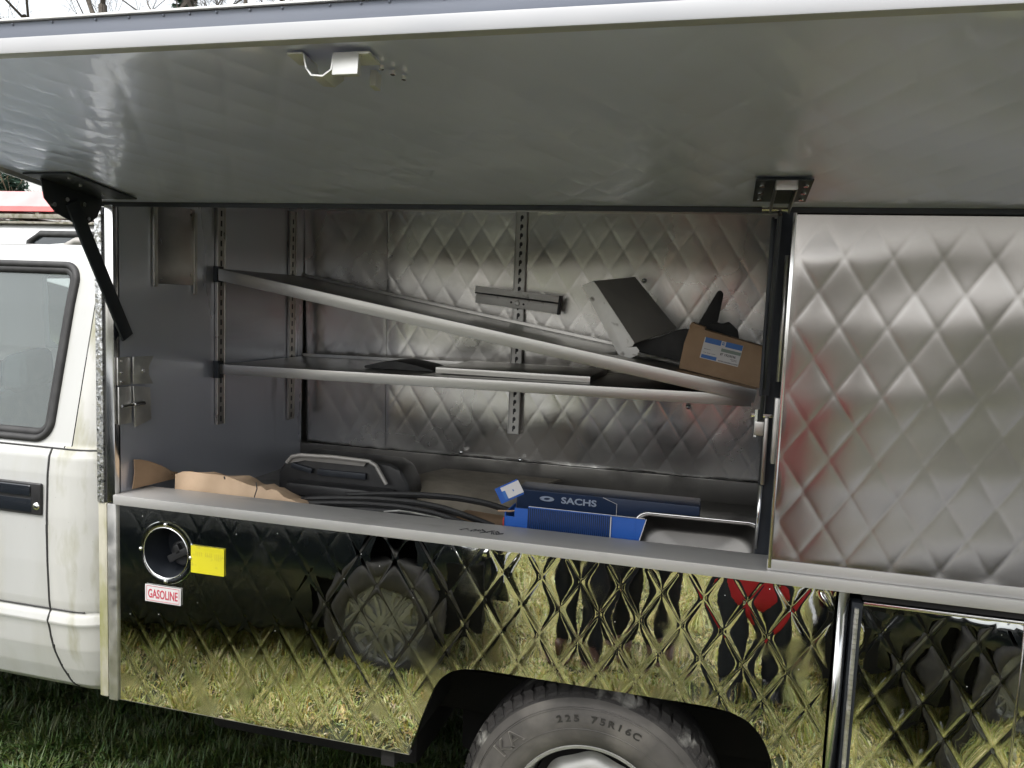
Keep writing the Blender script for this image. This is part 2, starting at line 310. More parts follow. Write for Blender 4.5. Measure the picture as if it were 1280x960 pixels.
def grass(name, N, x0, x1, y0, y1, hmin, hmax, wd, seed, excl=None):
    r = np.random.default_rng(seed); x = r.uniform(x0, x1, N); y = r.uniform(y0, y1, N)
    # clumping
    c = np.sin(x*9+np.sin(y*7)*2)*np.sin(y*8.3+np.sin(x*5)*2)+.7*np.sin(x*23)*np.sin(y*21)
    k = r.uniform(-1.3, 1.3, N) < c+.5; x, y = x[k], y[k]; c = c[k]; N = len(x)
    h = r.uniform(hmin, hmax, N)*(.75+.35*c); az = r.uniform(0, 2*PI, N); lean = r.uniform(.25, 1.35, N)
    straw = r.uniform(0, 1, N) < np.where(y > -.35, .12, .48)+.15*np.sin(x*1.3)*np.cos(y*1.1); lean = np.where(straw, lean+.25, lean)
    dx, dy = np.cos(az), np.sin(az); wx, wy = -dy*wd, dx*wd; z0 = gz(x, y)-.004
    def P(t, s, bend):
        L = h*t; hor = L*np.sin(lean*(.45+.55*t)); ver = L*np.cos(np.minimum(lean*(.45+.55*t), 1.5))
        return np.stack([x+dx*hor+wx*s, y+dy*hor+wy*s, z0+ver+.002], -1)
    V = np.stack([P(0, 1, 0), P(0, -1, 0), P(.55, .8, 0), P(.55, -.8, 0), P(1, 0, 0)], 1).reshape(-1, 3)
    base = np.arange(N)[:, None]*5; T = np.stack([base+np.array([0, 1, 3]), base+np.array([0, 3, 2]), base+np.array([2, 3, 4])], 1).reshape(-1, 3)
    me = bpy.data.meshes.new('grass'); me.vertices.add(len(V)); me.vertices.foreach_set('co', V.astype(np.float32).ravel())
    me.loops.add(T.size); me.loops.foreach_set('vertex_index', T.astype(np.int32).ravel()); me.polygons.add(len(T))
    me.polygons.foreach_set('loop_start', np.arange(0, T.size, 3, dtype=np.int32)); me.update(calc_edges=True)
    g = np.stack([r.uniform(.26, .50, N), r.uniform(.28, .48, N), r.uniform(.05, .11, N)], -1)
    s = np.stack([r.uniform(.55, .80, N), r.uniform(.52, .74, N), r.uniform(.22, .40, N)], -1)
    col = np.where(straw[:, None], s, g)*np.interp(y, [-.9, -.2, .3], [1, .34, .15])[:, None]; col = col*np.where((y > -.35)[:, None], np.array([[.75, 1.25, .95]]), 1.); col = np.repeat(col, 5, 0); col = np.concatenate([col, np.ones((len(col), 1))], 1)  # truck's shade put into the blade colour: darker towards and under it
    at = me.color_attributes.new('blade', 'FLOAT_COLOR', 'POINT'); at.data.foreach_set('color', col.astype(np.float32).ravel())
    return set_props(put(name, me, M['grass']), 'matted green and straw coloured meadow grass around the truck' if 'far' not in name else 'rough grass of the wider field', 'grass', kind='stuff')
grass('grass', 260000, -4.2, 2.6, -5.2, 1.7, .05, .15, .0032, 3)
g3 = grass('under_grass', 90000, -3.6, -.5, -.35, 1.1, .04, .12, .0036, 11); g3.name = 'grass'; g3['label'] = 'longer green grass under the truck, its shade put into the blade colour'
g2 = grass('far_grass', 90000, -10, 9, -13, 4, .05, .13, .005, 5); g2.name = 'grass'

# ------------------------------------------------------------------ the truck
T = thing('catering_truck', 'white truck with a quilted stainless steel catering body and its side hatch lifted', 'truck')
def part(mb, name, material, parent=T, **k): return mb.build(name, material, parent, **k)
XL, XR, ZS, ZB, ZT = -1.729, .147, 1.144, .500, 2.008
LEFT = -1.795
# wheel arch outline (x, z)
ARCH = [(-.770, .503), (-.756, .545), (-.733, .618), (-.703, .700), (-.685, .733), (-.657, .757), (-.62, .772), (-.56, .777), (-.40, .777), (-.20, .777), (-.02, .777), (.045, .776), (.085, .770), (.122, .756), (.150, .731), (.170, .700), (.184, .665), (.194, .62), (.204, .56), (.212, .503)]
AP = np.array(ARCH)
def smoothpoly(P, n=260):
    P = np.asarray(P); d = np.r_[0, np.cumsum(np.hypot(*np.diff(P, axis=0).T))]; t = np.linspace(0, d[-1], n); x = np.interp(t, d, P[:, 0]); z = np.interp(t, d, P[:, 1])
    for _ in range(6): x[1:-1] = (x[:-2]+2*x[1:-1]+x[2:])/4; z[1:-1] = (z[:-2]+2*z[1:-1]+z[2:])/4
    return np.stack([x, z], -1)
AC = smoothpoly(AP)
def arch_top(x): return np.interp(x, AC[:, 0], AC[:, 1], left=-9, right=-9)
FX, FZ, FR = -1.556, .983, .076     # fuel filler
def keep_low(x, z):
    x = np.asarray(x); z = np.asarray(z)
    return ~((z < arch_top(x)) & (x > AC[0, 0]) & (x < AC[-1, 0])) & ((x-FX)**2+(z-FZ)**2 > FR**2)
def snap_low(x, z):
    if (x-FX)**2+(z-FZ)**2 < .02:
        d = math.hypot(x-FX, z-FZ); return FX+(x-FX)/d*FR, FZ+(z-FZ)/d*FR
    q = AC[np.argmin((AC[:, 0]-x)**2+(AC[:, 1]-z)**2)]; return q[0], q[1]
def flat_near_filler(X, Z): return np.clip((np.hypot(X-FX, Z-FZ)-.09)/.02, 0, 1)*np.interp(X, [-1.7, -1.0, -.4], [.45, .65, 1.])
put('quilted_side_panel', quilt(XL+.004, .302, ZB, 1.116, side(0), pil=.00010, groove=.00062, gs=.0045, wob=.00032, keep=keep_low, snap=snap_low, smooth_z=flat_near_filler, k=13, seed=1, ox=-.465, oz=.975), M['mirror'], T)
ob = MB()
n_ = len(AC); ob.add([(x, y, z) for x, z in AC for y in (.0005, .03)], [(2*i, 2*i+1, 2*i+3, 2*i+2) for i in range(n_-1)]); part(ob, 'wheel_arch_lip', M['film'], smooth=True)
part(MB().box(XL, AC[0, 0]+.002, .001, .02, ZB-.003, ZB+.001), 'bottom_edge', M['galv'])
part(MB().box(AC[-1, 0], 2.6, .001, .02, ZB-.003, ZB+.001), 'bottom_edge', M['galv'])
# second lower panel, a door on a piano hinge
dr = put('quilted_locker_door', quilt(.362, 2.6, ZB+.004, 1.088, side(-.002), pil=.0002, groove=.0007, gs=.005, wob=.0016, k=12, seed=5, ox=.509, oz=1.026), M['mirror'], T)
part(MB().box(.362, 2.6, -.010, -.003, 1.088, 1.096), 'door_top_edge', M['chrome'], dr, bevel=.002)
part(MB().box(.700, .704, -.0065, -.002, ZB+.01, 1.087), 'door_seam', M['chrome'], dr, bevel=.001)
part(MB().box(.362, 2.6, .002, .03, 1.097, 1.114), 'door_gap', M['nearblack'])
b = MB(); b.tube([(.320, -.004, ZB), (.320, -.004, 1.114)], .018, 16, flat=.35); part(b, 'panel_joint_trim', M['chrome'], smooth=True)
hn = MB()
for i in range(46):
    z = ZB+.004+i*.0125
    hn.tube([(.349, -.007, z), (.349, -.007, z+.0112)], .0052, 8)
part(hn, 'piano_hinge', M['galv'])
part(MB().box(.339, .362, -.002, .03, ZB, 1.09), 'hinge_leaf', M['darksteel'])
# sill
part(MB().box(XL-.002, 2.6, -.014, .125, 1.115, ZS), 'sill', M['sill'], bevel=.0018)
part(MB().box(XL, XR, .113, .126, 1.04, 1.1425), 'sill_back_edge', M['brushed'])
part(MB().box(XR-.006, 2.6, -.003, .015, ZS+.001, 1.170), 'panel_bottom_flange', M['sill'], bevel=.001)
sc = MB()
for i in range(26): sc.box(-.655+i*.0045+random.uniform(-.001, .001), -.653+i*.0045+random.uniform(0, .002), .02+random.uniform(0, .03), .035+random.uniform(0, .03), ZS+.0006, ZS+.0012, rz(random.uniform(-1, 1)))
part(sc, 'label_residue', M['ink'])
# upper quilted panel right of the opening
put('quilted_upper_panel', quilt(XR+.002, 2.6, 1.168, 1.992, side(.001), pil=.0006, groove=.00050, gs=.005, wob=.0014, k=9, seed=3, ox=.313, oz=1.344, smooth_z=lambda X, Z: np.clip((1.985-Z)/.10, .08, 1)), M['film'], T)
part(MB().box(XR-.001, 2.6, .006, .03, 1.985, ZT+.0), 'shadow_gap', M['nearblack'])  # near-black strip that draws the shade of this gap
part(MB().box(XR-.004, XR+.004, -.004, .02, 1.146, 1.996), 'opening_edge', M['chrome'], bevel=.0015)
# left corner of the body
part(MB().box(LEFT, LEFT+.024, -.006, .02, ZS-.03, 1.995), 'corner_strip', M['spangle'], bevel=.003)
part(MB().box(LEFT+.024, LEFT+.037, .0, .02, 1.118, 1.975), 'corner_channel', M['rubber'], bevel=.003)
part(MB().box(LEFT+.037, XL+.0, -.007, .02, 1.118, 2.0), 'opening_edge', M['chrome'], bevel=.003)
part(MB().box(LEFT, LEFT+.03, -.002, .02, ZB-.0, ZS-.031), 'corner_strip', M['moss'], bevel=.003, label='mossy green lower corner strip of the steel body')
part(MB().box(LEFT+.03, LEFT+.037, .004, .02, ZB, 1.117), 'corner_channel', M['rubber'])
part(MB().box(LEFT+.037, XL+.003, -.008, .02, ZB-.004, 1.114), 'corner_trim', M['galv'], bevel=.003)
# body shell (far side, ends, roof, underside)
sh = MB()
sh.box(LEFT+.001, LEFT+.012, .02, 2.05, ZB, 2.30); sh.box(2.60, 2.615, 0, 2.05, ZB, 2.30)
sh.box(LEFT+.012, 2.6, 2.035, 2.05, ZB, 2.30); sh.box(LEFT, 2.615, -.0, 2.05, 2.301, 2.33)
sh.box(LEFT+.012, 2.6, .0, .012, 2.075, 2.30)
part(sh, 'body_shell', M['alu'])
part(MB().box(LEFT+.02, 2.6, .95, 2.03, .44, ZB).box(LEFT+.02, -.865, .14, .95, .43, ZB).box(.295, 2.6, .14, .95, .43, ZB).box(-4.2, 2.6, .5, .62, .38, .52).box(-4.2, 2.6, 1.3, 1.42, .38, .52), 'underbody', M['nearblack'])
part(MB().box(-1.70, -.90, .42, .92, .19, .43), 'dark_tank_block', M['nearblack'], bevel=.03)  # unseen tank, added as a black block to darken the truck's underside
part(MB().box(-.81, .24, .60, .93, .17, .44), 'dark_axle_block', M['nearblack'], bevel=.03)  # black block added to hide the lit grass behind the wheel
part(MB().box(-4.0, -1.75, .55, .92, .20, .45), 'dark_frame_block', M['nearblack'], bevel=.02)  # another added black block, below the cab
ww = MB(); ww.box(-.86, -.82, .02, .95, .44, 1.03); ww.box(.25, .29, .02, .95, .44, 1.03); ww.box(-.86, .29, .02, .95, .98, 1.03); ww.box(-.86, .29, .93, .95, .44, .98)
part(ww, 'wheel_well', M['nearblack'])
# ---- storage compartment
DEP = 1.088
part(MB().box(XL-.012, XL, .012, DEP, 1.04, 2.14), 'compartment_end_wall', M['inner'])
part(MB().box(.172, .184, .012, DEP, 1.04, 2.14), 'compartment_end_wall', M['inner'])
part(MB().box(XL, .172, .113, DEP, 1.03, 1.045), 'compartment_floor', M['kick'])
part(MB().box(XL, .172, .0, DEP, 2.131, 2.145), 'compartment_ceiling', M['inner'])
put('quilted_back_wall', quilt(XL+.38, .168, 1.128, 2.128, back(DEP), pil=.0005, groove=.00045, gs=.005, wob=.0011, k=9, seed=8, ox=-1.206, oz=1.980), M['backquilt'], T)
put('quilted_back_wall', quilt(XL, XL+.378, 1.128, 2.128, back(DEP), pil=.0005, groove=.0003, gs=.007, wob=.0008, k=6, seed=9, ox=-1.206, oz=1.980), M['backquilt'], T)
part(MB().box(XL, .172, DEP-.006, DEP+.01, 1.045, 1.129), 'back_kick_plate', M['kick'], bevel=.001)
part(MB().box(XL, .172, DEP-.012, DEP, 2.118, 2.130), 'back_wall_moulding', M['galv'], bevel=.002)
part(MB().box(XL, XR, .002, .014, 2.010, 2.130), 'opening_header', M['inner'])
part(MB().box(.118, .168, .13, .20, 1.046, 2.125), 'door_post', M['darksteel'], bevel=.006)
# slotted uprights
def upright(x, y, z0, z1, face):     # face: 'b' on the back wall, 'l' on the left wall
    mb = MB(); hb = MB(); n = int((z1-z0)/.0345)
    if face == 'b':
        mb.box(x-.021, x+.021, y-.010, y-.0035, z0, z1); mb.box(x-.023, x-.019, y-.013, y-.003, z0, z1); mb.box(x+.019, x+.023, y-.013, y-.003, z0, z1)
        for i in range(n):
            z = z0+.02+i*.0345
            hb.prism([(.0065*math.cos(t)+.002, .0085*math.sin(t)) for t in np.linspace(0, 2*PI, 11)[:-1]], .001, lambda u, v, w_: (x+u, y-.0104-w_, z+v+.006))
            hb.box(x-.004, x+.001, y-.0114, y-.0104, z-.010, z+.002)
    else:
        mb.box(x+.003, x+.010, y-.021, y+.021, z0, z1); mb.box(x+.002, x+.013, y-.024, y-.019, z0, z1); mb.box(x+.002, x+.013, y+.019, y+.024, z0, z1)
        for i in range(n):
            z = z0+.02+i*.0345; hb.box(x+.0102, x+.0112, y-.004, y+.004, z-.010, z+.010)
    u = part(mb, 'slotted_upright', M['galv'] if face == 'b' else M['brushed'], bevel=.001, seg=1)
    part(hb, 'slots', M['ink'], u)
upright(-.782, DEP, 1.244, 2.118, 'b')
upright(XL, .50, 1.29, 2.10, 'l'); upright(XL, .985, 1.245, 2.10, 'l')
# framed polished plate on the left wall
fp = part(MB().box(XL+.001, XL+.006, .17, .36, 1.78, 2.03), 'access_plate', M['brushed'], bevel=.001)
part(MB().box(XL+.004, XL+.012, .155, .172, 1.77, 2.03), 'plate_rail', M['galv'], fp, bevel=.002)
part(MB().box(XL+.004, XL+.012, .352, .366, 1.75, 2.02), 'plate_rail', M['galv'], fp, bevel=.002)
# screw heads on the back wall
for x, z in ((-.297, 1.868), (-.105, 1.400), (-1.0, 1.15), (-.75, 1.14)):
    b = MB(); b.lathe([(0, .006), (.006, .005), (.009, .001), (.009, 0)], 14, axisY(x, DEP-.004, z)); part(b, 'screw', M['chrome'], smooth=True)
# latch plates on the left jamb
lp = MB(); lp.box(XL+.003, XL+.008, .0, .055, 1.472, 1.556)
l1 = part(lp, 'latch_plate', M['galv'], bevel=.001)
b = MB(); b.prism([(.055, 1.556), (.125, 1.556), (.108, 1.525), (.108, 1.500), (.122, 1.470), (.055, 1.474)], .005, lambda u, v, w_: (XL+.012+w_+(u-.055)*.22, u, v)); part(b, 'latch_flap', M['galv'], l1, bevel=.001)
for y, z in ((.012, 1.545), (.012, 1.51), (.012, 1.483), (.088, 1.512), (.106, 1.512)):
    b = MB(); b.tube([(XL+.008, y, z), (XL+.026 if y > .05 else XL+.012, y, z)], .0055 if y > .05 else .0035, 8); part(b, 'bolt', M['chrome'], l1)
b = MB(); b.box(XL+.006, XL+.011, .0, .052, 1.355, 1.468); l2 = part(b, 'latch_plate', M['galv'], bevel=.001)
b = MB(); b.prism([(.054, 1.468), (.118, 1.458), (.122, 1.358), (.060, 1.340)], .005, lambda u, v, w_: (XL+.012+w_+(u-.054)*.12, u, v)); part(b, 'latch_flap', M['galv'], l2, bevel=.001)
b = MB(); b.tube([(XL+.022, .0, 1.412), (XL+.024, .085, 1.412)], .004, 8); b.tube([(XL+.022, .05, 1.412), (XL+.024, .09, 1.412)], .007, 10); part(b, 'latch_bolt', M['chrome'], l2)
# latch and guide rail on the right jamb
b = MB(); b.box(.118, .128, .10, .125, 1.33, 1.50); b.box(.094, .118, .10, .125, 1.455, 1.49); lr = part(b, 'right_latch', M['brushed'], bevel=.002)
b = MB(); b.tube([(.085, .112, 1.505), (.14, .112, 1.505)], .006, 8); b.tube([(.100, .112, 1.52), (.100, .112, 1.45)], .009, 8); part(b, 'latch_bolt', M['chrome'], lr)
b = MB(); b.box(.134, .143, .02, .05, 1.40, 1.56); part(b, 'right_jamb_plate', M['galv'], bevel=.002)
b = MB(); b.tube([(.118, .115, 1.16), (.121, .115, 1.325)], .005, 8); part(b, 'drain_rod', M['chrome'], smooth=True)
b = MB(); b.tube([(.139, .03, 1.60), (.139, .03, 1.90)], .006, 8); part(b, 'jamb_rod', M['galv'], smooth=True)

# ---- fuel filler, stickers
rg = MB(); rg.lathe([(.076, 0), (.076, .002), (.078, .004), (.094, .003), (.096, 0)], 56, axisY(FX, 0, FZ)); fr = part(rg, 'filler_ring', M['mirror'], smooth=True, angle=.9)
b = MB(); b.lathe([(.0755, .003), (.0768, .0062), (.0785, .0040)], 56, axisY(FX, 0, FZ)); part(b, 'ring_edge', M['chrome'], fr, smooth=True)
b = MB(); b.lathe([(.0765, .003), (.076, -.02), (.070, -.10), (.0, -.10)], 48, axisY(FX, 0, FZ)); part(b, 'filler_cup', M['darksteel'], fr, smooth=True, angle=.7)
cx_, cz_ = FX+.012, FZ-.016
b = MB(); b.lathe([(0, .030), (.036, .030), (.042, .024), (.044, 0), (.044, -.03)], 12, Matrix.Translation((cx_, .085, cz_))@TO_Y); b.box(cx_-.042, cx_+.042, .040, .058, cz_-.011, cz_+.011, Matrix.Rotation(-.5, 3, 'Y')); b.box(cx_-.010, cx_+.010, .040, .060, cz_+.002, cz_+.03, Matrix.Rotation(-.5, 3, 'Y'), (cx_, .05, cz_))
part(b, 'fuel_cap', M['black'], fr, bevel=.003)
for x, z in ((0, .086), (0, -.086), (.086, -.004), (-.086, .004)):
    b = MB(); b.lathe([(0, .004), (.0035, .0035), (.0055, .001), (.0055, 0)], 12, axisY(FX+x, -.0045, FZ+z)); part(b, 'screw', M['chrome'], fr, smooth=True)
ys = part(MB().box(-1.468, -1.357, -.0045, -.0035, .936, 1.018), 'yellow_sticker', M['yellow'], label='plain bright yellow sticker right of the fuel filler')
b = MB()
for i, h in enumerate([.011, .013, .013, .012, 0, .013, .012, .011, .012, 0, .019, .019, .021, .018]):
    if h: b.box(-1.452+i*.0064, -1.4500+i*.0064, -.0050, -.0046, 1.000-h, 1.000)
part(b, 'faded_print', M['yellowfade'], ys)
gs_ = part(MB().box(-1.627, -1.503, -.0045, -.0035, .828, .880), 'gasoline_sticker', M['white'], label='white sticker reading GASOLINE in red below the fuel filler')
b = MB(); b.box(-1.622, -1.508, -.0050, -.0046, .8755, .8768); b.box(-1.622, -1.508, -.0050, -.0046, .8312, .8325); b.box(-1.622, -1.6208, -.0050, -.0046, .8325, .8755); b.box(-1.5092, -1.508, -.0050, -.0046, .8325, .8755)
part(b, 'border', M['redprint'], gs_)
text('gasoline_word', 'GASOLINE', .038, M['redprint'], gs_, (-1.565, -.0048, .8405), bold=.0006, xs=.58, align='CENTER', ext=.0003)

# ---- hatch, hinged along the top of the opening
HO = Vector((0, -.898, .117)).normalized(); HN = Vector((0, HO.z, -HO.y))     # outward along the hatch, its upper normal
HL, HX0, HX1 = .9056, -1.775, 2.6
def hp(x, t, n=0): return Vector((x, 0, ZT))+HO*t+HN*n
def hatch_fn(x, z, h):
    return np.stack([x, HO.y*z-HN.y*h, ZT+HO.z*z-HN.z*h], -1)
hm = quilt(HX0, HX1, .004, HL, hatch_fn, k=7, pil=.0010, groove=.0003, gs=.007, wob=.0006, seed=12)
hat = put('hatch', hm, M['hatch'], T, label='lifted side hatch, its hazy quilted underside facing the ground')
def hbox(mb, x0, x1, t0, t1, n0, n1):
    v = [hp(x, t, n) for n in (n0, n1) for x, t in ((x0, t0), (x1, t0), (x1, t1), (x0, t1))]
    return mb.add(v, [(0, 3, 2, 1), (4, 5, 6, 7), (0, 1, 5, 4), (1, 2, 6, 5), (2, 3, 7, 6), (3, 0, 4, 7)])
part(hbox(MB(), HX0, HX1, .0, HL-.002, .006, .035), 'hatch_skin', M['alu'], hat, bevel=.002)
part(hbox(MB(), HX0-.008, HX0, .0, HL, -.012, .035), 'hatch_end_flange', M['galv'], hat, bevel=.002)
part(MB().box(HX0-.008, HX1, -.921, -.896, 2.1225, 2.1475), 'hatch_lip', M['lip'], hat, bevel=.003)
part(MB().box(HX0-.008, HX1, -.912, -.894, 2.148, 2.1735), 'hatch_fascia', M['fascia'], hat, bevel=.002)
part(MB().box(HX0-.008, HX1, -.9175, -.894, 2.174, 2.1775), 'hatch_drip_edge', M['alu'], hat, bevel=.001)
x = -1.76
while x < .6:
    b = MB(); b.lathe([(0, .002), (.0015, .0016), (.0024, 0)], 7, Matrix.Translation((x, -.9125, 2.1700))@TO_Y); part(b, 'rivet', M['fascia'], hat); x += .062+random.uniform(-.02, .02)
part(MB().box(HX0, HX1, .001, .006, ZT-.012, ZT+.01), 'hatch_hinge', M['darksteel'], hat, bevel=.001)
# keeper near the outer edge
k_ = MB()
def strip(mb, pts, t0, t1, th=.003):
    for (xa, na), (xb, nb) in zip(pts[:-1], pts[1:]):
        d = Vector((xb-xa, nb-na)).normalized(); nx, nn = -d.y*th, d.x*th
        v = [hp(xa, t0, na), hp(xb, t0, nb), hp(xb+nx, t0, nb+nn), hp(xa+nx, t0, na+nn), hp(xa, t1, na), hp(xb, t1, nb), hp(xb+nx, t1, nb+nn), hp(xa+nx, t1, na+nn)]
        mb.add(v, [(0, 1, 2, 3), (7, 6, 5, 4), (0, 4, 5, 1), (1, 5, 6, 2), (2, 6, 7, 3), (3, 7, 4, 0)])
strip(k_, [(-.655, -.006), (-.628, -.006), (-.622, -.028), (-.612, -.040), (-.592, -.042), (-.578, -.032), (-.576, -.006)], .845, .885)
hbox(k_, -.576, -.520, .845, .885, -.010, -.006); hbox(k_, -.577, -.536, .876, .886, -.040, -.008)
kp_ = part(k_, 'keeper', M['alu'], hat, bevel=.001, label='small bright cup shaped keeper under the hatch edge')
b = MB(); hbox(b, -.548, -.538, .80, .82, -.03, -.006); part(b, 'keeper_tab', M['alu'], kp_)
for x, t in ((-.643, .83), (-.525, .83), (-.515, .81), (-.505, .79)):
    b = MB(); b.tube([hp(x, t, -.004), hp(x, t, -.010)], .004, 8); part(b, 'bolt', M['chrome'], hat)
# support bracket and arm, right
b = MB(); hbox(b, .048, .160, .085, .250, -.010, -.006); br = part(b, 'support_bracket', M['darksteel'], hat, bevel=.001)
b = MB(); hbox(b, .086, .090, .055, .252, -.030, -.010); hbox(b, .126, .130, .055, .252, -.030, -.010); hbox(b, .086, .130, .248, .252, -.030, -.010); part(b, 'bracket_channel', M['brushed'], br, bevel=.001)
b = MB(); hbox(b, .0902, .1258, .085, .247, -.014, -.0102); part(b, 'channel_web', M['darksteel'], br)
for x in (.062, .148):
    for t in (.115, .165, .22): b = MB(); b.tube([hp(x, t, -.008), hp(x, t, -.015)], .0055, 10); part(b, 'bolt', M['chrome'], hat)
b = MB(); b.tube([hp(.070, .06, -.02), hp(.13, .06, -.02)], .007, 10); part(b, 'pivot_pin', M['chrome'], hat)
def arm(x, p0, p1, wd, name='support_arm'):
    p0, p1 = Vector(p0), Vector(p1); d = (p1-p0).normalized(); s_ = Vector((1, 0, 0)).cross(d)
    v = []
    for p in (p0, p1):
        for a_, c_ in ((-.004, -1), (.004, -1), (.004, 1), (-.004, 1)): v.append(p+Vector((a_, 0, 0))+s_*wd*c_)
    return part(MB().add(v, [(0, 1, 2, 3), (7, 6, 5, 4), (0, 4, 5, 1), (1, 5, 6, 2), (2, 6, 7, 3), (3, 7, 4, 0)]), name, M['darksteel'], bevel=.002)
arm(.109, (.109, -.075, 1.985), (.109, .12, 1.50), .020)
part(MB().box(.098, .104, .04, .075, 1.56, 1.99).box(.098, .122, .068, .076, 1.56, 1.99), 'guide_rail', M['darksteel'], bevel=.001)
arm(-1.712, (-1.712, -.175, 1.985), (-1.712, .03, 1.615), .0225)
# left gusset bracket (plate in the y-z plane)
b = MB(); b.prism([(-.268, 2.035), (-.258, 1.985), (-.222, 1.952), (-.18, 1.938), (-.150, 1.928), (-.110, 1.935), (-.078, 1.955), (-.060, 1.990), (-.058, 2.012)], .004, lambda u, v, w_: (-1.722+w_, u, v)); bl = part(b, 'support_bracket', M['darksteel'], hat, bevel=.001)
b = MB(); hbox(b, -1.745, -1.60, .06, .30, -.008, -.003); part(b, 'bracket_flange', M['darksteel'], bl, bevel=.001)
for y, z in ((-.232, 1.972), (-.115, 1.947), (-.19, 1.99), (-.13, 1.985), (-.155, 1.96)): b = MB(); b.tube([(-1.719, y, z), (-1.711, y, z)], .006, 10); part(b, 'bolt', M['chrome'], hat)
for x, t in ((-1.66, .12), (-1.66, .2), (-1.63, .27)): b = MB(); b.tube([hp(x, t, -.006), hp(x, t, -.012)], .005, 8); part(b, 'bolt', M['chrome'], hat)

# ---- rear wheel
WX, WZ, WY, TR = -.270, .365, .055, .372
wc = axisY(WX, WY+.1, WZ)
wh = thing('wheel', None, None); wh.parent = T; del_keys = [k for k in ('label', 'category') if k in wh]
prof = [(.212, .085), (.222, .098), (.240, .108), (.262, .113), (.272, .1125), (.2735, .1115), (.285, .112), (.305, .108), (.322, .101), (.3235, .0985), (.333, .094), (.345, .082)]
b = MB(); b.lathe(prof, 128, wc); ty = b.build('tyre', M['tyre'], wh, smooth=True, angle=.5)
b = MB(); b.lathe([(.345, .082), (.356, .070), (.364, .052), (.366, .0), (.366, -.08), (.345, -.10), (.22, -.11)], 128, wc); ts = b.build('tyre_shoulder', M['tyremud'], wh, smooth=True)
tb = MB()
for i in range(64):
    a0 = 2*PI*i/64; da_ = 2*PI/64*.72; rr = [(.352, .078), (.3575, .0735), (.3672, .056), (.3735, .048), (.3735, .012), (.362, .012)]
    v = [wc@Vector((r*math.cos(a0+s*da_+(.02 if h < .05 else 0)), r*math.sin(a0+s*da_+(.02 if h < .05 else 0)), h)) for s in (0, 1) for r, h in rr]; n = len(rr)
    tb.add(v, [tuple(range(n)), tuple(range(n, 2*n))[::-1]]+[(i_, i_+1, n+i_+1, n+i_) for i_ in range(n-1)])
tb.build('tread', M['tyremud'], wh)['kind'] = 'stuff'
b = MB(); b.lathe([(.213, .088), (.218, .094), (.2165, .098), (.209, .096), (.203, .085), (.200, .06), (.192, .03), (.185, -.02), (.180, -.08)], 96, wc); rm = b.build('rim', M['rim'], wh, smooth=True, angle=.8)
dsk = MB(); ang = np.linspace(0, 2*PI, 129)[:-1]
def rdisk(a): return .158+.004*math.cos(8*a)
ring = []
for (f_, h) in ((1., .02), (.93, .035), (.80, .050), (.62, .044), (.45, .052), (.30, .075), (.0, .078)):
    ring.append([wc@Vector((rdisk(a)*f_*math.cos(a), rdisk(a)*f_*math.sin(a), h)) for a in ang])
N = len(ang); dsk.add([p for r in ring for p in r], [(i*N+j, i*N+(j+1) % N, (i+1)*N+(j+1) % N, (i+1)*N+j) for i in range(len(ring)-1) for j in range(N)]); dsk.build('rim_disc', M['rim'], wh, smooth=True)
b = MB(); b.lathe([(.178, .0), (0, .0)], 32, wc); b.build('brake_drum', M['nearblack'], wh)
for i in range(8):
    a = 2*PI*i/8+.2; b = MB(); b.lathe([(0, .068), (.009, .068), (.011, .062), (.011, .040)], 6, wc@Matrix.Translation((.085*math.cos(a), .085*math.sin(a), 0))); b.build('lug_nut', M['galv'], wh)
b = MB(); b.lathe([(.2715, .1135), (.2725, .1148), (.2738, .1130)], 128, wc); b.lathe([(.3215, .1005), (.3228, .1030), (.3245, .0990)], 128, wc); b.lathe([(.326, .0970), (.3272, .0995), (.3285, .0965)], 128, wc); b.build('sidewall_rib', M['tyre'], wh, smooth=True)
def arc_text(s, size, r, a_mid, step, m, yy, xs=1.15, bold=.0008):
    n = len(s)
    for i, ch in enumerate(s):
        if ch == ' ': continue
        a = a_mid+(i-(n-1)/2)*step          # clockwise from the top
        up = Vector((math.sin(a), 0, math.cos(a))); ri = Vector((math.cos(a), 0, -math.sin(a)))
        p = Vector((WX, yy, WZ))+up*r
        text('sidewall_letter', ch, size, m, wh, p, ri, up, ext=.0007, bold=bold, xs=xs, align='CENTER')
arc_text('225 75R16C', .027, .292, .06, .0785, M['tyreink'], WY-.0105)
arc_text('KA', .062, .279, -.85, .15, M['tyreline'], WY-.0125, 1.2, .0)
arc_text('KA', .052, .283, -.85, .15, M['tyre'], WY-.0135, 1.2, .0)

# ---- cab of the truck
CPRO = [(.075, .468), (.052, .49), (.030, .55), (.012, .62), (.004, .685), (.001, .700), (-.004, .712), (.004, .735), (.011, .745), (.008, .752), (.004, .78), (-.001, .9), (-.002, 1.05), (.003, 1.18), (.010, 1.235), (.020, 1.256), (.031, 1.272), (.060, 1.40), (.095, 1.55), (.130, 1.70), (.155, 1.79), (.172, 1.835), (.205, 1.872), (.26, 1.892), (.36, 1.905), (.60, 1.918), (.95, 1.925)]
cp_ = np.array(CPRO); cs = np.r_[0, np.cumsum(np.hypot(*np.diff(cp_, axis=0).T))]
def cprof(s): return np.interp(s, cs, cp_[:, 0]), np.interp(s, cs, cp_[:, 1])
S_full = np.unique(np.concatenate([cs, np.arange(0, cs[-1], .012)]))
def s_of_z(z): return np.interp(z, cp_[:23, 1], cs[:23])
WIN = (-3.05, -2.008, 1.285, 1.825, .055)     # window opening x0,x1,z0,z1,radius
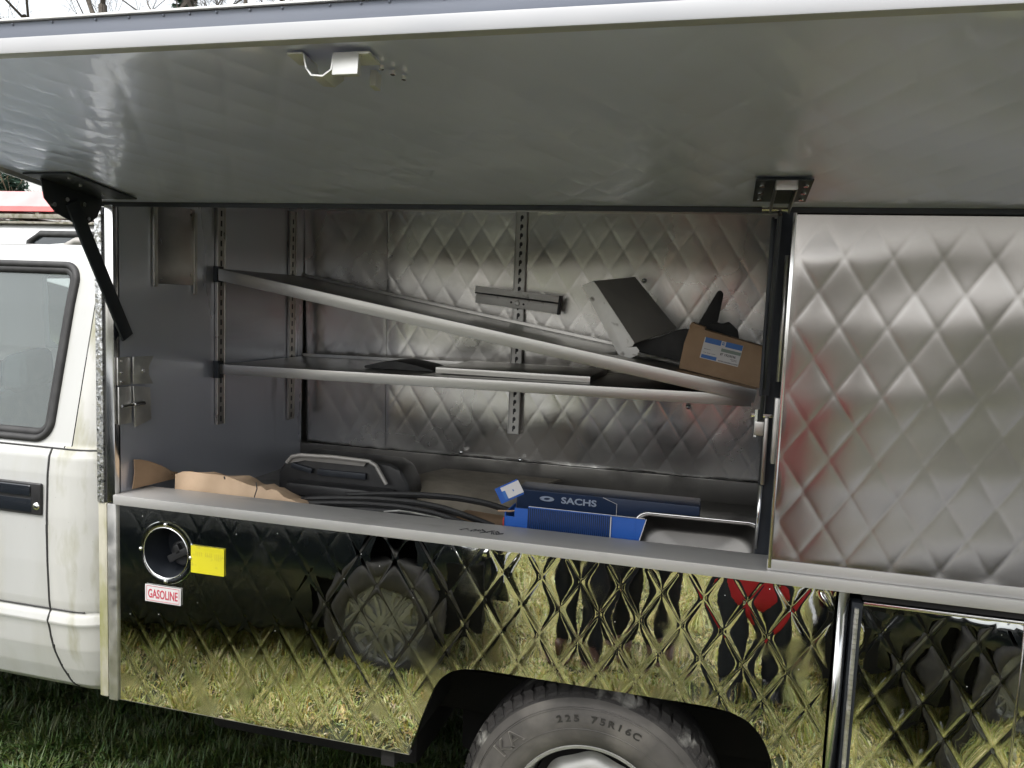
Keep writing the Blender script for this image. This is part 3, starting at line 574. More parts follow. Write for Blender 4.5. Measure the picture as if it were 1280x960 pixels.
def in_win(x, z, grow=0):
    x0, x1, z0, z1, r = WIN; x0, x1, z0, z1 = x0-grow, x1+grow, z0-grow, z1+grow; r = r+grow
    dx = np.maximum(np.maximum(x0+r-x, x-(x1-r)), 0); dz = np.maximum(np.maximum(z0+r-z, z-(z1-r)), 0)
    return np.hypot(dx, dz) < r if True else None
CABY = 1.95
def cab_skin(x0, x1, rear_round, flip=False, keep=None, out=0.0, s0=0, s1=None, step=.012):
    xs = np.arange(x0, x1+step*.5, step); xs[-1] = x1; ss = S_full[(S_full >= s0-1e-6) & (S_full <= (s1 or cs[-1])+1e-6)]
    X, S = np.meshgrid(xs, ss, indexing='ij'); Y, Z = cprof(S)
    Y = Y+rear_round(X)-out
    if flip: Y = CABY-Y
    n, m = X.shape; V = np.stack([X, Y, Z], -1).reshape(-1, 3)
    cx = (X[:-1, :-1]+X[1:, 1:])/2; cz = (Z[:-1, :-1]+Z[1:, 1:])/2; cyy = (Y[:-1, :-1]+Y[1:, 1:])/2
    kk = np.ones(cx.shape, bool) if keep is None else keep(cx, cz)
    f = [(i*m+j, (i+1)*m+j, (i+1)*m+j+1, i*m+j+1) for i in range(n-1) for j in range(m-1) if kk[i, j]]
    if flip: f = [q[::-1] for q in f]
    me = mesh(V, f); bm = bmesh.new(); bm.from_mesh(me); bmesh.ops.delete(bm, geom=[v for v in bm.verts if not v.link_faces], context='VERTS'); bm.to_mesh(me); bm.free(); return me
rr_ = lambda X: np.where(X > -1.905, ((X+1.905)/.09)**2*.035, 0)
def seam_x(z):
    return np.interp(z, [.47, .50, .55, .60, .66, .72, .78, 1.262, 1.264, 1.9], [-1.935, -1.950, -1.966, -1.978, -1.987, -1.989, -1.988, -1.984, -1.918, -1.918])
s_roof = s_of_z(1.86)
door = put('cab_door', cab_skin(-3.6, -1.90, rr_, keep=lambda x, z: (x < seam_x(z)) & ~in_win(x, z) & (z < 1.862)), M['whitecab'], T, smooth=True)
put('cab_corner', cab_skin(-2.0, -1.812, rr_, keep=lambda x, z: (x >= seam_x(z)) & ~in_win(x, z) & (z < 1.862)), M['corner'], T, smooth=True, label='dirty mossy rear corner of the white cab')
put('cab_roof', cab_skin(-3.9, -1.812, rr_, keep=lambda x, z: z >= 1.862), M['whitecab'], T, smooth=True)
put('cab_far_side', cab_skin(-3.9, -1.812, rr_, flip=True, keep=lambda x, z: ~in_win(x, z)), M['whitecab'], T, smooth=True)
def on_skin(x, z, out=0):
    y, _ = cprof(s_of_z(z)); return (x, float(y)+float(rr_(np.array(x)))-out, z)
b = MB(); b.tube([on_skin(seam_x(z), z, .0005) for z in np.linspace(.475, 1.262, 60)], .0032, 6); b.tube([on_skin(x, 1.262-.002*(x > -9), .001) for x in np.linspace(-2.4, -1.83, 24)], .0030, 6); b.tube([on_skin(x, .749, .0005) for x in np.linspace(-3.5, -1.865, 40)], .0030, 6)
part(b, 'door_seam', M['rubber'])
def rr_path(grow, n=14):
    x0, x1, z0, z1, r = WIN; x0, x1, z0, z1 = x0-grow, x1+grow, z0-grow, z1+grow; r += grow; P = []
    for cx, cz, a in ((x1-r, z1-r, 0), (x0+r, z1-r, PI/2), (x0+r, z0+r, PI), (x1-r, z0+r, 1.5*PI)):
        for t in np.linspace(0, PI/2, n): P.append((cx+r*math.cos(a+t), cz+r*math.sin(a+t)))
    P.append(P[0]); Q = []
    for (xa, za), (xb, zb) in zip(P[:-1], P[1:]):
        k = max(1, int(math.hypot(xb-xa, zb-za)/.04))
        Q += [(xa+(xb-xa)*i/k, za+(zb-za)*i/k) for i in range(k)]
    Q.append(P[-1]); return Q
b = MB(); b.tube([on_skin(x, z, .001) for x, z in rr_path(.003)], .012, 8, cap=False); b.tube([on_skin(x, z, -.010) for x, z in rr_path(-.014)], .014, 8, cap=False); part(b, 'window_seal', M['rubber'], door, smooth=True)
gl = cab_skin(WIN[0]-.01, WIN[1]+.01, lambda X: 0*X, out=-.012, s0=s_of_z(1.275), s1=s_of_z(1.832), step=.03)
put('window_glass', gl, M['glass'], door, smooth=True)
put('far_window_glass', cab_skin(WIN[0]-.01, WIN[1]+.01, lambda X: 0*X, flip=True, out=-.012, s0=s_of_z(1.275), s1=s_of_z(1.832), step=.03), M['glass'], T, smooth=True)
# handle recess, lever and lock
hd = part(MB().box(-2.235, -2.000, -.010, .002, 1.050, 1.150), 'handle_surround', M['black'], door, bevel=.008, seg=3)
part(MB().box(-2.225, -2.036, -.014, -.004, 1.108, 1.143), 'handle_lever', M['carblack'], door, bevel=.006, seg=3)
part(MB().box(-2.225, -2.036, -.0112, -.008, 1.058, 1.100), 'handle_recess', M['carblack'], door, bevel=.001)
b = MB(); b.lathe([(0, .004), (.010, .004), (.0125, .0)], 20, axisY(-2.018, -.010, 1.078)); part(b, 'lock', M['chrome'], door, smooth=True)
b = MB(); b.box(-1.86, -1.83, .12, CABY-.06, .49, 1.30); b.box(-1.86, -1.83, .15, CABY-.15, 1.30, 1.88); b.box(-3.92, -3.9, .04, CABY-.04, .47, 1.25); b.box(-3.9, -1.86, .16, CABY-.16, .49, .52); part(b, 'cab_inner_shell', M['seat'])
def seat(y):
    s = MB(); s.box(-2.46, -2.26, y-.24, y+.24, .85, 1.37, ry(-.2)); s.box(-2.95, -2.30, y-.24, y+.24, .75, .92); s.box(-2.38, -2.27, y-.12, y+.12, 1.36, 1.50, ry(-.15)); return part(s, 'cab_seat', M['seat'], bevel=.05, seg=3)
seat(.42); seat(CABY-.42)
b = MB(); b.tube([Vector((-2.86, .45, 1.22))+Vector((.05*math.sin(a)*1.2, .19*math.cos(a), .19*math.sin(a))) for a in np.linspace(0, 2*PI, 33)], .014, 8, cap=False); b.box(-2.88, -2.84, .28, .62, 1.20, 1.24); part(b, 'steering_wheel', M['black'], smooth=True)
part(MB().box(-3.85, -3.0, .10, CABY-.10, .95, 1.22), 'dashboard', M['seat'], bevel=.05)
# dark pillar seal between cab and body
part(MB().box(-1.812, LEFT, .03, .30, .50, 1.88), 'cab_gap_seal', M['nearblack'])

# ------------------------------------------------------------------ things in the compartment
def shelf(name, label, x0, x1, yf, yb, z0, z1, lip, zoff=0):
    L_ = math.hypot(x1-x0, z1-z0); a = math.atan2(z1-z0, x1-x0)
    t = thing(name, label, 'shelf', (x0, yf, z0), rot=(0, -a, 0))
    b = MB(); b.box(0, L_, 0, yb-yf, -.0035, 0); b.build('tray', M['brushed'], t, bevel=.0008, local=True)
    b = MB(); b.box(-.001, L_+.001, -.003, .0, -lip, .0005); b.box(0, L_, .0, .014, -lip, -lip+.003); b.build('front_lip', M['brushed'], t, bevel=.001, local=True)
    b = MB(); b.box(0, L_, yb-yf, yb-yf+.003, -lip, .012); b.build('back_lip', M['brushed'], t, bevel=.001, local=True)
    return t
low = shelf('metal_shelf', 'level lower steel shelf across the open compartment', -1.70, .096, .470, 1.035, 1.508, 1.520, .034)
upp = shelf('metal_shelf', 'fallen upper steel shelf slanting down to the right onto the lower one', -1.70, .110, .458, 1.02, 1.842, 1.538, .040)
def bracket_arm(x, y0, y1, z, h):
    b = MB(); b.prism([(y0, z), (y1, z), (y1, z-h), (y1-.03, z-h), (y0, z-.02)], .004, lambda u, v, w_: (x+w_, u, v)); return b
part(bracket_arm(XL+.014, .50, 1.03, 1.506, .05), 'shelf_bracket', M['darksteel']); part(bracket_arm(XL+.014, .50, 1.03, 1.838, .05), 'shelf_bracket', M['darksteel']); part(bracket_arm(.10, .50, 1.03, 1.515, .05), 'shelf_bracket', M['darksteel'])
part(MB().box(XL+.010, XL+.030, .455, .485, 1.46, 1.52), 'bracket_end', M['darksteel'])
part(MB().box(XL+.010, XL+.030, .455, .485, 1.795, 1.85), 'bracket_end', M['darksteel'])

# folded steel clip screwed to the upright
t = thing('steel_channel', 'short folded steel channel bolted across the slotted upright', 'bracket', (-.775, 1.05, 1.775))
a = math.atan2(1.793-1.824, .344); R_ = ry(-a)
def rb(mb, x0, x1, y0, y1, z0, z1): return mb.box(x0, x1, y0, y1, z0, z1, R_, (-.775, 1.05, 1.775))
part(rb(rb(MB(), -.945, -.605, 1.036, 1.041, 1.745, 1.782), -.945, -.605, 1.015, 1.020, 1.788, 1.812), 'channel_web', M['zinc'], t, bevel=.001)
part(rb(rb(MB(), -.945, -.605, 1.018, 1.040, 1.782, 1.787), -.609, -.603, 1.012, 1.060, 1.742, 1.814), 'channel_flange', M['ink'], t)
b = MB(); b.lathe([(0, .008), (.008, .007), (.0105, .002), (.0105, 0)], 12, axisY(-.775, 1.035, 1.764)); part(b, 'bolt', M['galv'], t)
for x_, z_ in ((-.800, 1.767), (-.750, 1.761)): b = MB(); b.lathe([(0, .0012), (.0045, .001)], 10, axisY(x_, 1.036, z_)); part(b, 'bolt_hole', M['ink'], t)

# grey folded plate with a hooked foot, leaning on the slanted shelf
t = thing('folded_shelf_bracket', 'pale grey folded plate with hooked foot leaning on the slanting shelf', 'bracket', (-.35, .62, 1.60))
b = MB(); b.prism([(-.448, 1.829), (-.412, 1.845), (-.400, 1.832), (-.268, 1.652), (-.275, 1.640), (-.290, 1.636), (-.262, 1.640), (-.252, 1.628), (-.256, 1.613), (-.275, 1.604), (-.300, 1.602), (-.318, 1.612)], .005, lambda u, v, w_: (u, .590+w_, v)); part(b, 'front_flange', M['zinc'], t, bevel=.0012)
b = MB(); b.add([(-.412, .595, 1.845), (-.300, .80, 1.87), (-.150, .80, 1.70), (-.268, .595, 1.652), (-.410, .597, 1.841), (-.302, .802, 1.864), (-.154, .802, 1.696), (-.271, .597, 1.648)], [(0, 1, 2, 3), (7, 6, 5, 4), (0, 4, 5, 1), (1, 5, 6, 2), (2, 6, 7, 3), (3, 7, 4, 0)]); part(b, 'web', M['cream'], t)

# cardboard box with label
t = thing('cardboard_box', 'small brown cardboard parts box with a blue and white label on the slanting shelf', 'box', (.012, .60, 1.585))
P4 = [(-.1235, 1.581), (.127, 1.533), (.128, 1.660), (-.096, 1.716), (-.112, 1.66)]
b = MB(); b.prism(P4, .16, lambda u, v, w_: (u, .560+w_, v)); part(b, 'carton', M['card'], t, bevel=.004)
b = MB(); b.prism([(-.100, 1.712), (-.052, 1.703), (-.050, 1.712), (-.092, 1.726)], .15, lambda u, v, w_: (u, .556+w_, v)); part(b, 'flap', M['card'], t, bevel=.001)
lr_ = Vector((.205, 0, -.040)).normalized(); lu = Vector((.040, 0, .205)).normalized(); l0 = Vector((-.062, .5592, 1.618))
def lab(x0, x1, z0, z1, m, nm, parent, yo=0):
    v = []
    for yy in (0, -.0006):
        for x_, z_ in ((x0, z0), (x1, z0), (x1, z1), (x0, z1)): v.append(l0+lr_*x_+lu*z_+Vector((0, yy-yo, 0)))
    return part(MB().add(v, [(0, 3, 2, 1), (4, 5, 6, 7), (0, 1, 5, 4), (1, 2, 6, 5), (2, 3, 7, 6), (3, 0, 4, 7)]), nm, m, parent)
lb = lab(0, .118, 0, .066, M['white'], 'label', t)
lab(.003, .052, .050, .0665, M['blueprint'], 'blue_band', lb, .001); lab(.066, .117, .050, .0665, M['blueprint'], 'blue_band', lb, .001)
lab(.055, .063, .054, .063, M['blueprint'], 'logo_square', lb, .001); lab(.057, .117, .034, .044, M['greenprint'], 'grey_band', lb, .001); lab(.003, .050, .002, .013, M['blueprint'], 'blue_band', lb, .001)
text('logo_letters', 'GM', .0052, M['white'], lb, l0+lr_*.0556+lu*.0570+Vector((0, -.0018, 0)), lr_, lu, ext=.0002, bold=.0001)
text('part_number', '87 19259596', .0105, M['ink'], lb, l0+lr_*.057+lu*.0225+Vector((0, -.0012, 0)), lr_, lu, ext=.0002, bold=.0002, xs=.86)
b = MB()
for (x0, x1, z_) in ((.006, .026, .030), (.006, .014, .019), (.018, .028, .019), (.032, .044, .019), (.090, .108, .0165), (.094, .110, .0125), (.056, .114, .005), (.056, .114, .0028)):
    k = x0
    while k < x1:
        w_ = random.uniform(.0008, .0022); q0 = l0+lr_*k+lu*z_+Vector((0, -.0012, 0)); q1 = q0+lr_*w_
        b.add([q0, q1, q1+lu*.0016, q0+lu*.0016], [(0, 1, 2, 3)]); k += w_+.0008
part(b, 'fine_print', M['ink'], lb)
# black rubber pieces behind the box
t = thing('rubber_wedge', 'black rubber wedge standing up behind the cardboard box', 'rubber part', (-.04, .80, 1.60))
b = MB(); b.prism([(-.110, 1.66), (-.022, 1.832), (-.010, 1.834), (-.002, 1.822), (-.030, 1.63)], .05, lambda u, v, w_: (u, .80+w_, v)); part(b, 'wedge', M['rubber'], t, bevel=.006)
def blob_strip(name, label, pts_lo, pts_hi, y0, y1, m, cat, bev=.006):
    t = thing(name, label, cat, (sum(p[0] for p in pts_lo)/len(pts_lo), (y0+y1)/2, min(p[1] for p in pts_lo)))
    b = MB(); b.prism(pts_lo+pts_hi[::-1], y1-y0, lambda u, v, w_: (u, y0+w_, v)); part(b, name+'_body', m, t, bevel=bev); return t
blob_strip('rubber_mat', 'black rubber mat crumpled between the folded plate and the box', [(-.33, 1.626), (-.20, 1.606), (-.10, 1.59), (.02, 1.57)], [(-.36, 1.648), (-.27, 1.655), (-.20, 1.668), (-.155, 1.692), (-.125, 1.70), (-.07, 1.70), (-.01, 1.700), (.02, 1.66)], .70, .84, M['rubber'], 'rubber mat')
blob_strip('rubber_offcut', 'small black rubber offcut peeping over the cardboard box', [(-.055, 1.68), (.06, 1.66)], [(-.055, 1.715), (-.02, 1.728), (.0, 1.722), (.02, 1.732), (.05, 1.705)], .74, .80, M['rubber'], 'rubber part')
# flat parts lying on the lower shelf
t = thing('flat_metal_tray', 'long flat dark metal tray lying on the lower shelf', 'tray', (-.66, .75, 1.512))
part(MB().box(-.93, -.40, .56, .95, 1.517, 1.538), 'tray', M['brushed'], t, bevel=.003)
blob_strip('rubber_pad', 'dark lumpy rubber pad on the lower shelf left of the tray', [(-1.22, 1.514), (-.96, 1.514)], [(-1.22, 1.522), (-1.16, 1.538), (-1.10, 1.545), (-1.02, 1.534), (-.96, 1.520)], .62, .80, M['rubber'], 'rubber pad', .003)

# floor clutter
def sheet(name, label, cat, grid, m, th=.003, extra=None):
    """grid: rows of 3D points -> a thin bent sheet"""
    t = thing(name, label, cat, grid[0][0]); n = len(grid[0]); r = len(grid)
    v = [Vector(p) for row in grid for p in row]; f = [(i*n+j, i*n+j+1, (i+1)*n+j+1, (i+1)*n+j) for i in range(r-1) for j in range(n-1)]
    me = mesh(v, f); bm = bmesh.new(); bm.from_mesh(me); bmesh.ops.recalc_face_normals(bm, faces=bm.faces); bmesh.ops.solidify(bm, geom=bm.faces[:], thickness=th); bm.to_mesh(me); bm.free()
    o = put(name+'_sheet', me, m, t); me.shade_smooth(); me.set_sharp_from_angle(angle=.7)
    return t
xs_ = np.linspace(-1.650, -1.20, 22); top_ = np.interp(xs_, [-1.65, -1.63, -1.56, -1.50, -1.42, -1.375, -1.345, -1.335, -1.30, -1.283, -1.27, -1.22, -1.195], [1.184, 1.194, 1.197, 1.196, 1.186, 1.170, 1.172, 1.160, 1.172, 1.167, 1.150, 1.134, 1.120])
g = [[(x, .150+.01*math.sin(x*40), 1.06) for x in xs_], [(x, .150+.012*math.sin(x*33), (1.06+t_)/2) for x, t_ in zip(xs_, top_)], [(x+.002, .165+.006*math.sin(x*50), t_-.004) for x, t_ in zip(xs_, top_)], [(x+.012, .215+.02*math.sin(x*17), t_-.010+.006*math.sin(x*60)) for x, t_ in zip(xs_, top_)], [(x+.02, .32, 1.09) for x in xs_]]
tt = sheet('brown_paper_bundle', 'crumpled light brown paper bundle behind the sill near the left end', 'paper', g, M['cardlight'])
b = MB(); b.tube([(-1.350, .148, 1.185), (-1.342, .140, 1.168), (-1.352, .136, 1.130)], .0018, 5); b.tube([(-1.463, .150, 1.1925), (-1.459, .147, 1.185)], .0024, 5); part(b, 'string', M['rubber'], tt)
xs_ = np.linspace(0, 1, 8)
g = [[(XL+.012+.02*u, .05+.17*u, 1.150) for u in xs_], [(XL+.012+.025*u, .06+.17*u, 1.20-.03*u) for u in xs_], [(XL+.010+.03*u, .06+.17*u, 1.240-.080*u**1.5) for u in xs_]]
sheet('cardboard_piece', 'torn cardboard piece leaning on the left end wall above the sill', 'cardboard', g, M['card'])
# black plastic housing
t = thing('plastic_housing', 'black plastic housing with grey rim and openings on the compartment floor', 'housing', (-1.20, .60, 1.045))
b = MB(); b.prism([(-1.47, 1.046), (-1.47, 1.15), (-1.43, 1.195), (-1.395, 1.215), (-1.15, 1.214), (-1.05, 1.212), (-1.01, 1.195), (-.985, 1.15), (-.975, 1.10), (-.97, 1.046)], .13, lambda u, v, w_: (u, .47+w_, v)); part(b, 'shell', M['black'], t, bevel=.02, seg=3)
b = MB(); b.tube([(-1.425, .455, 1.185), (-1.405, .452, 1.207), (-1.37, .45, 1.216), (-1.25, .45, 1.220), (-1.115, .45, 1.217), (-1.09, .45, 1.205), (-1.05, .448, 1.145)], .007, 8)
b.add([(-1.425, .462, 1.18), (-1.39, .455, 1.213), (-1.12, .455, 1.219), (-1.14, .462, 1.195), (-1.36, .462, 1.196)], [(0, 1, 2, 3, 4)]); part(b, 'rim', M['cream'], t, smooth=False)
b = MB(); b.box(-1.41, -1.33, .455, .47, 1.160, 1.178, ry(.18)); b.box(-1.31, -1.13, .455, .47, 1.150, 1.172); part(b, 'recess', M['darksteel'], t, bevel=.003)
part(MB().box(-1.345, -1.325, .40, .415, 1.072, 1.094), 'white_clip', M['white'], t, bevel=.003)
part(MB().box(-1.40, -1.02, .40, .47, 1.046, 1.13), 'base', M['black'], t, bevel=.015)
# black weather strips, five in a bundle
for i, (dz, dy, dx, lb_) in enumerate(((0, 0, 0, 'topmost black trim strip arching over the bundle'), (-.013, -.02, -.02, 'second black trim strip, just under the topmost one'), (-.026, -.035, .01, 'third black trim strip in the middle of the bundle'), (-.037, -.045, .05, 'short black trim strip lowest against the sill'), (.012, .06, .12, 'black trim strip farthest back, running down to the right'))):
    t = thing('trim_strip', lb_, 'trim strip', (-.9+dx, .22+dy, 1.10), 'black trim strips behind the sill')
    P = [(-1.25+dx, .24+dy, 1.120+dz), (-1.14+dx, .235+dy, 1.136+dz), (-1.0+dx, .23+dy, 1.150+dz), (-.87+dx, .225+dy, 1.155+dz), (-.77+dx, .23+dy, 1.146+dz), (-.68+dx, .25+dy, 1.118+dz), (-.60+dx, .28+dy, 1.085+dz)]
    Q = []
    for k in range(len(P)-1):
        for s_ in np.linspace(0, 1, 5)[:-1]: Q.append(Vector(P[k]).lerp(Vector(P[k+1]), s_))
    Q = [(Q[max(0, j-1)]+Q[j]*2+Q[min(len(Q)-1, j+1)])/4 for j in range(len(Q))]
    b = MB(); b.tube(Q, .0085, 8, flat=1.5); part(b, 'strip_profile', M['rubber'], t, smooth=True)
    b = MB(); b.tube([p+Vector((0, -.012, .004)) for p in Q], .0022, 5); part(b, 'bead', M['black'], t, smooth=True)
for (xa, za, xb, zb, lb_) in ((-.92, 1.148, -.66, 1.118, 'loose steel wire lying over the sill edge'),):
    t = thing('wire', lb_, 'wire', (xa, .15, za)); b = MB(); b.tube([(xa, .135, za-.006), (xa+.05, .13, za+.004), (xa+.09, .14, za-.001), (xa+.16, .15, za-.01), (xb, .18, zb-.01)], .0025, 6); part(b, 'wire_core', M['galv'], t)
xs_ = np.linspace(-1.07, -.60, 14)
g = [[(x, .50, 1.06+.01*math.sin(x*20)) for x in xs_], [(x, .54, 1.095+.012*math.sin(x*14)) for x in xs_], [(x+.01, .62, 1.118+.010*math.sin(x*11)) for x in xs_], [(x+.03, .80, 1.115+.012*math.sin(x*9)) for x in xs_], [(x+.04, .98, 1.10) for x in xs_]]
sheet('felt_mat', 'grey brown felt mat lying behind the trim strips', 'mat', g, M['pad'], .008)
b = MB(); t = thing('cardboard_scrap', 'flat scrap of cardboard on the floor left of the blue boxes', 'cardboard', (-.66, .30, 1.06)); b.box(-.76, -.60, .20, .42, 1.085, 1.092, ry(.05)); part(b, 'scrap', M['card'], t)

# long navy box
t = thing('long_parts_box', 'long navy shock absorber box lying behind the blue tray', 'box', (-.32, .38, 1.045))
part(MB().box(-.590, -.03, .405, .52, 1.050, 1.185), 'carton', M['bluebox'], t, bevel=.003)
b = MB(); b.add([(-.595, .4025, 1.08), (-.580, .4025, 1.183), (-.315, .4025, 1.184), (-.275, .4025, 1.168), (-.275, .4025, 1.07)], [(0, 1, 2, 3, 4)]); b.add([(-.595, .4035, 1.08), (-.580, .4035, 1.183), (-.315, .4035, 1.184), (-.275, .4035, 1.168), (-.275, .4035, 1.07)], [(4, 3, 2, 1, 0)])
part(b, 'sleeve', M['bluebox'], t)
b = MB(); b.tube([(-.318, .4015, 1.1845), (-.275, .4015, 1.168), (-.275, .4015, 1.07)], .0010, 5); part(b, 'sleeve_edge', M['white'], t)
text('maker_name', 'SACHS', .027, M['silverprint'], t, (-.447, .4010, 1.154), ext=.0003, bold=.0007, xs=1.35)
b = MB()
for s_ in (1, -1):
    P = []
    for q in np.linspace(.35, PI*1.05, 14): P.append((.020*math.cos(q)*1.15, .0080*math.sin(q)))
    for q in np.linspace(PI*1.05, .35, 14): P.append((.010*math.cos(q)*1.1+.002, .0040*math.sin(q)-.0005))
    b.prism([(s_*u, s_*v) for u, v in P], .0004, lambda u, v, w_: (-.492+u, .4012-w_, 1.163+v))
part(b, 'maker_emblem', M['silverprint'], t)
part(MB().box(-.470, -.448, .4005, .4017, 1.098, 1.110), 'small_label', M['white'], t)
# open blue tray with ribbed front
t = thing('ribbed_blue_carton', 'open bright blue carton with a dark ribbed front behind the sill', 'box', (-.39, .22, 1.045))
part(MB().box(-.497, -.262, .170, .174, 1.046, 1.193), 'front_panel', M['bluecard'], t)
rb_ = MB(); sl = MB(); x = -.496
while x < -.266: rb_.box(x, x+.0028, .1665, .1705, 1.05, 1.190); x += .0056
part(rb_, 'ribs', M['bluebox'], t)['kind'] = 'stuff'
part(MB().box(-.262, -.196, .170, .176, 1.046, 1.190).prism([(-.196, 1.19), (-.168, 1.19), (-.200, 1.05)], .006, lambda u, v, w_: (u, .171+w_, v)), 'right_panel', M['bluecard'], t)
b = MB(); b.tube([(-.262, .167, 1.190), (-.262, .166, 1.05)], .0016, 5); b.tube([(-.166, .170, 1.192), (-.200, .168, 1.06)], .0014, 5); b.tube([(-.495, .170, 1.1935), (-.17, .171, 1.1925)], .0009, 5); part(b, 'paper_edge', M['white'], t)
part(MB().box(-.562, -.497, .168, .173, 1.046, 1.160).box(-.536, -.497, .1685, .1725, 1.158, 1.186), 'left_panel', M['bluecard'], t)
part(MB().box(-.56, -.21, .178, .290, 1.05, 1.056).box(-.565, -.562, .17, .29, 1.05, 1.17), 'inner_card', M['bluecard'], t)
b = MB(); b.tube([(-.567, .167, 1.06), (-.567, .167, 1.155)], .0018, 5); part(b, 'red_edge', M['red'], t)
# lifted end flap with paper label
b = MB(); R2 = ry(-.50); b.box(-.590, -.515, .225, .229, 1.178, 1.226, R2, (-.59, .225, 1.178)); fl = part(b, 'end_flap', M['bluecard'], t)
b = MB(); b.box(-.572, -.512, .2225, .2248, 1.184, 1.222, R2, (-.59, .225, 1.178)); lf = part(b, 'flap_label', M['white'], fl)
b = MB(); b.box(-.540, -.537, .2215, .2224, 1.198, 1.204, R2, (-.59, .225, 1.178)); b.box(-.572, -.562, .2215, .2224, 1.184, 1.21, R2, (-.59, .225, 1.178)); part(b, 'flap_print', M['blueprint'], fl)
b = MB(); b.tube([(-.59, .19, 1.166), (-.55, .18, 1.172), (-.52, .19, 1.176), (-.50, .18, 1.170)], .003, 5); part(b, 'torn_edge', M['card'], t)

# stainless pan, tipped towards the viewer
t = thing('steel_food_pan', 'empty stainless steel food pan tilted against the right end of the sill', 'pan', (-.035, .22, 1.05))
def rrect(w_, h_, r, n=8):
    P = []
    for cx, cy, a in ((w_-r, h_-r, 0), (-w_+r, h_-r, PI/2), (-w_+r, -h_+r, PI), (w_-r, -h_+r, 1.5*PI)):
        for q in np.linspace(0, PI/2, n): P.append((cx+r*math.cos(a+q), cy+r*math.sin(a+q)))
    return P
PR = Matrix.Translation((-.030, .205, 1.092))@Matrix.Rotation(-.005, 4, 'Y')@Matrix.Rotation(math.radians(64), 4, 'X')
lv = [(.176, .110, .040, -.006), (.178, .112, .042, 0.0), (.170, .104, .036, .0005), (.165, .099, .034, -.004), (.152, .088, .046, -.052), (.138, .074, .052, -.062), (.0, .0, .0, -.063)]
b = MB(); rings = [[PR@Vector((x, y, h)) for x, y in (rrect(w_, h_, max(r, .0001)))] for w_, h_, r, h in lv]; n = len(rings[0])
b.add([p for r in rings for p in r], [(i*n+j, i*n+(j+1) % n, (i+1)*n+(j+1) % n, (i+1)*n+j) for i in range(len(rings)-1) for j in range(n)])
pn = part(b, 'basin', M['panmetal'], t, smooth=True)
b = MB(); b.tube([PR@Vector((x, y, .001)) for x, y in rrect(.175, .109, .04)+[rrect(.175, .109, .04)[0]]], .0032, 6, cap=False); part(b, 'rolled_rim', M['chrome'], t, smooth=True)

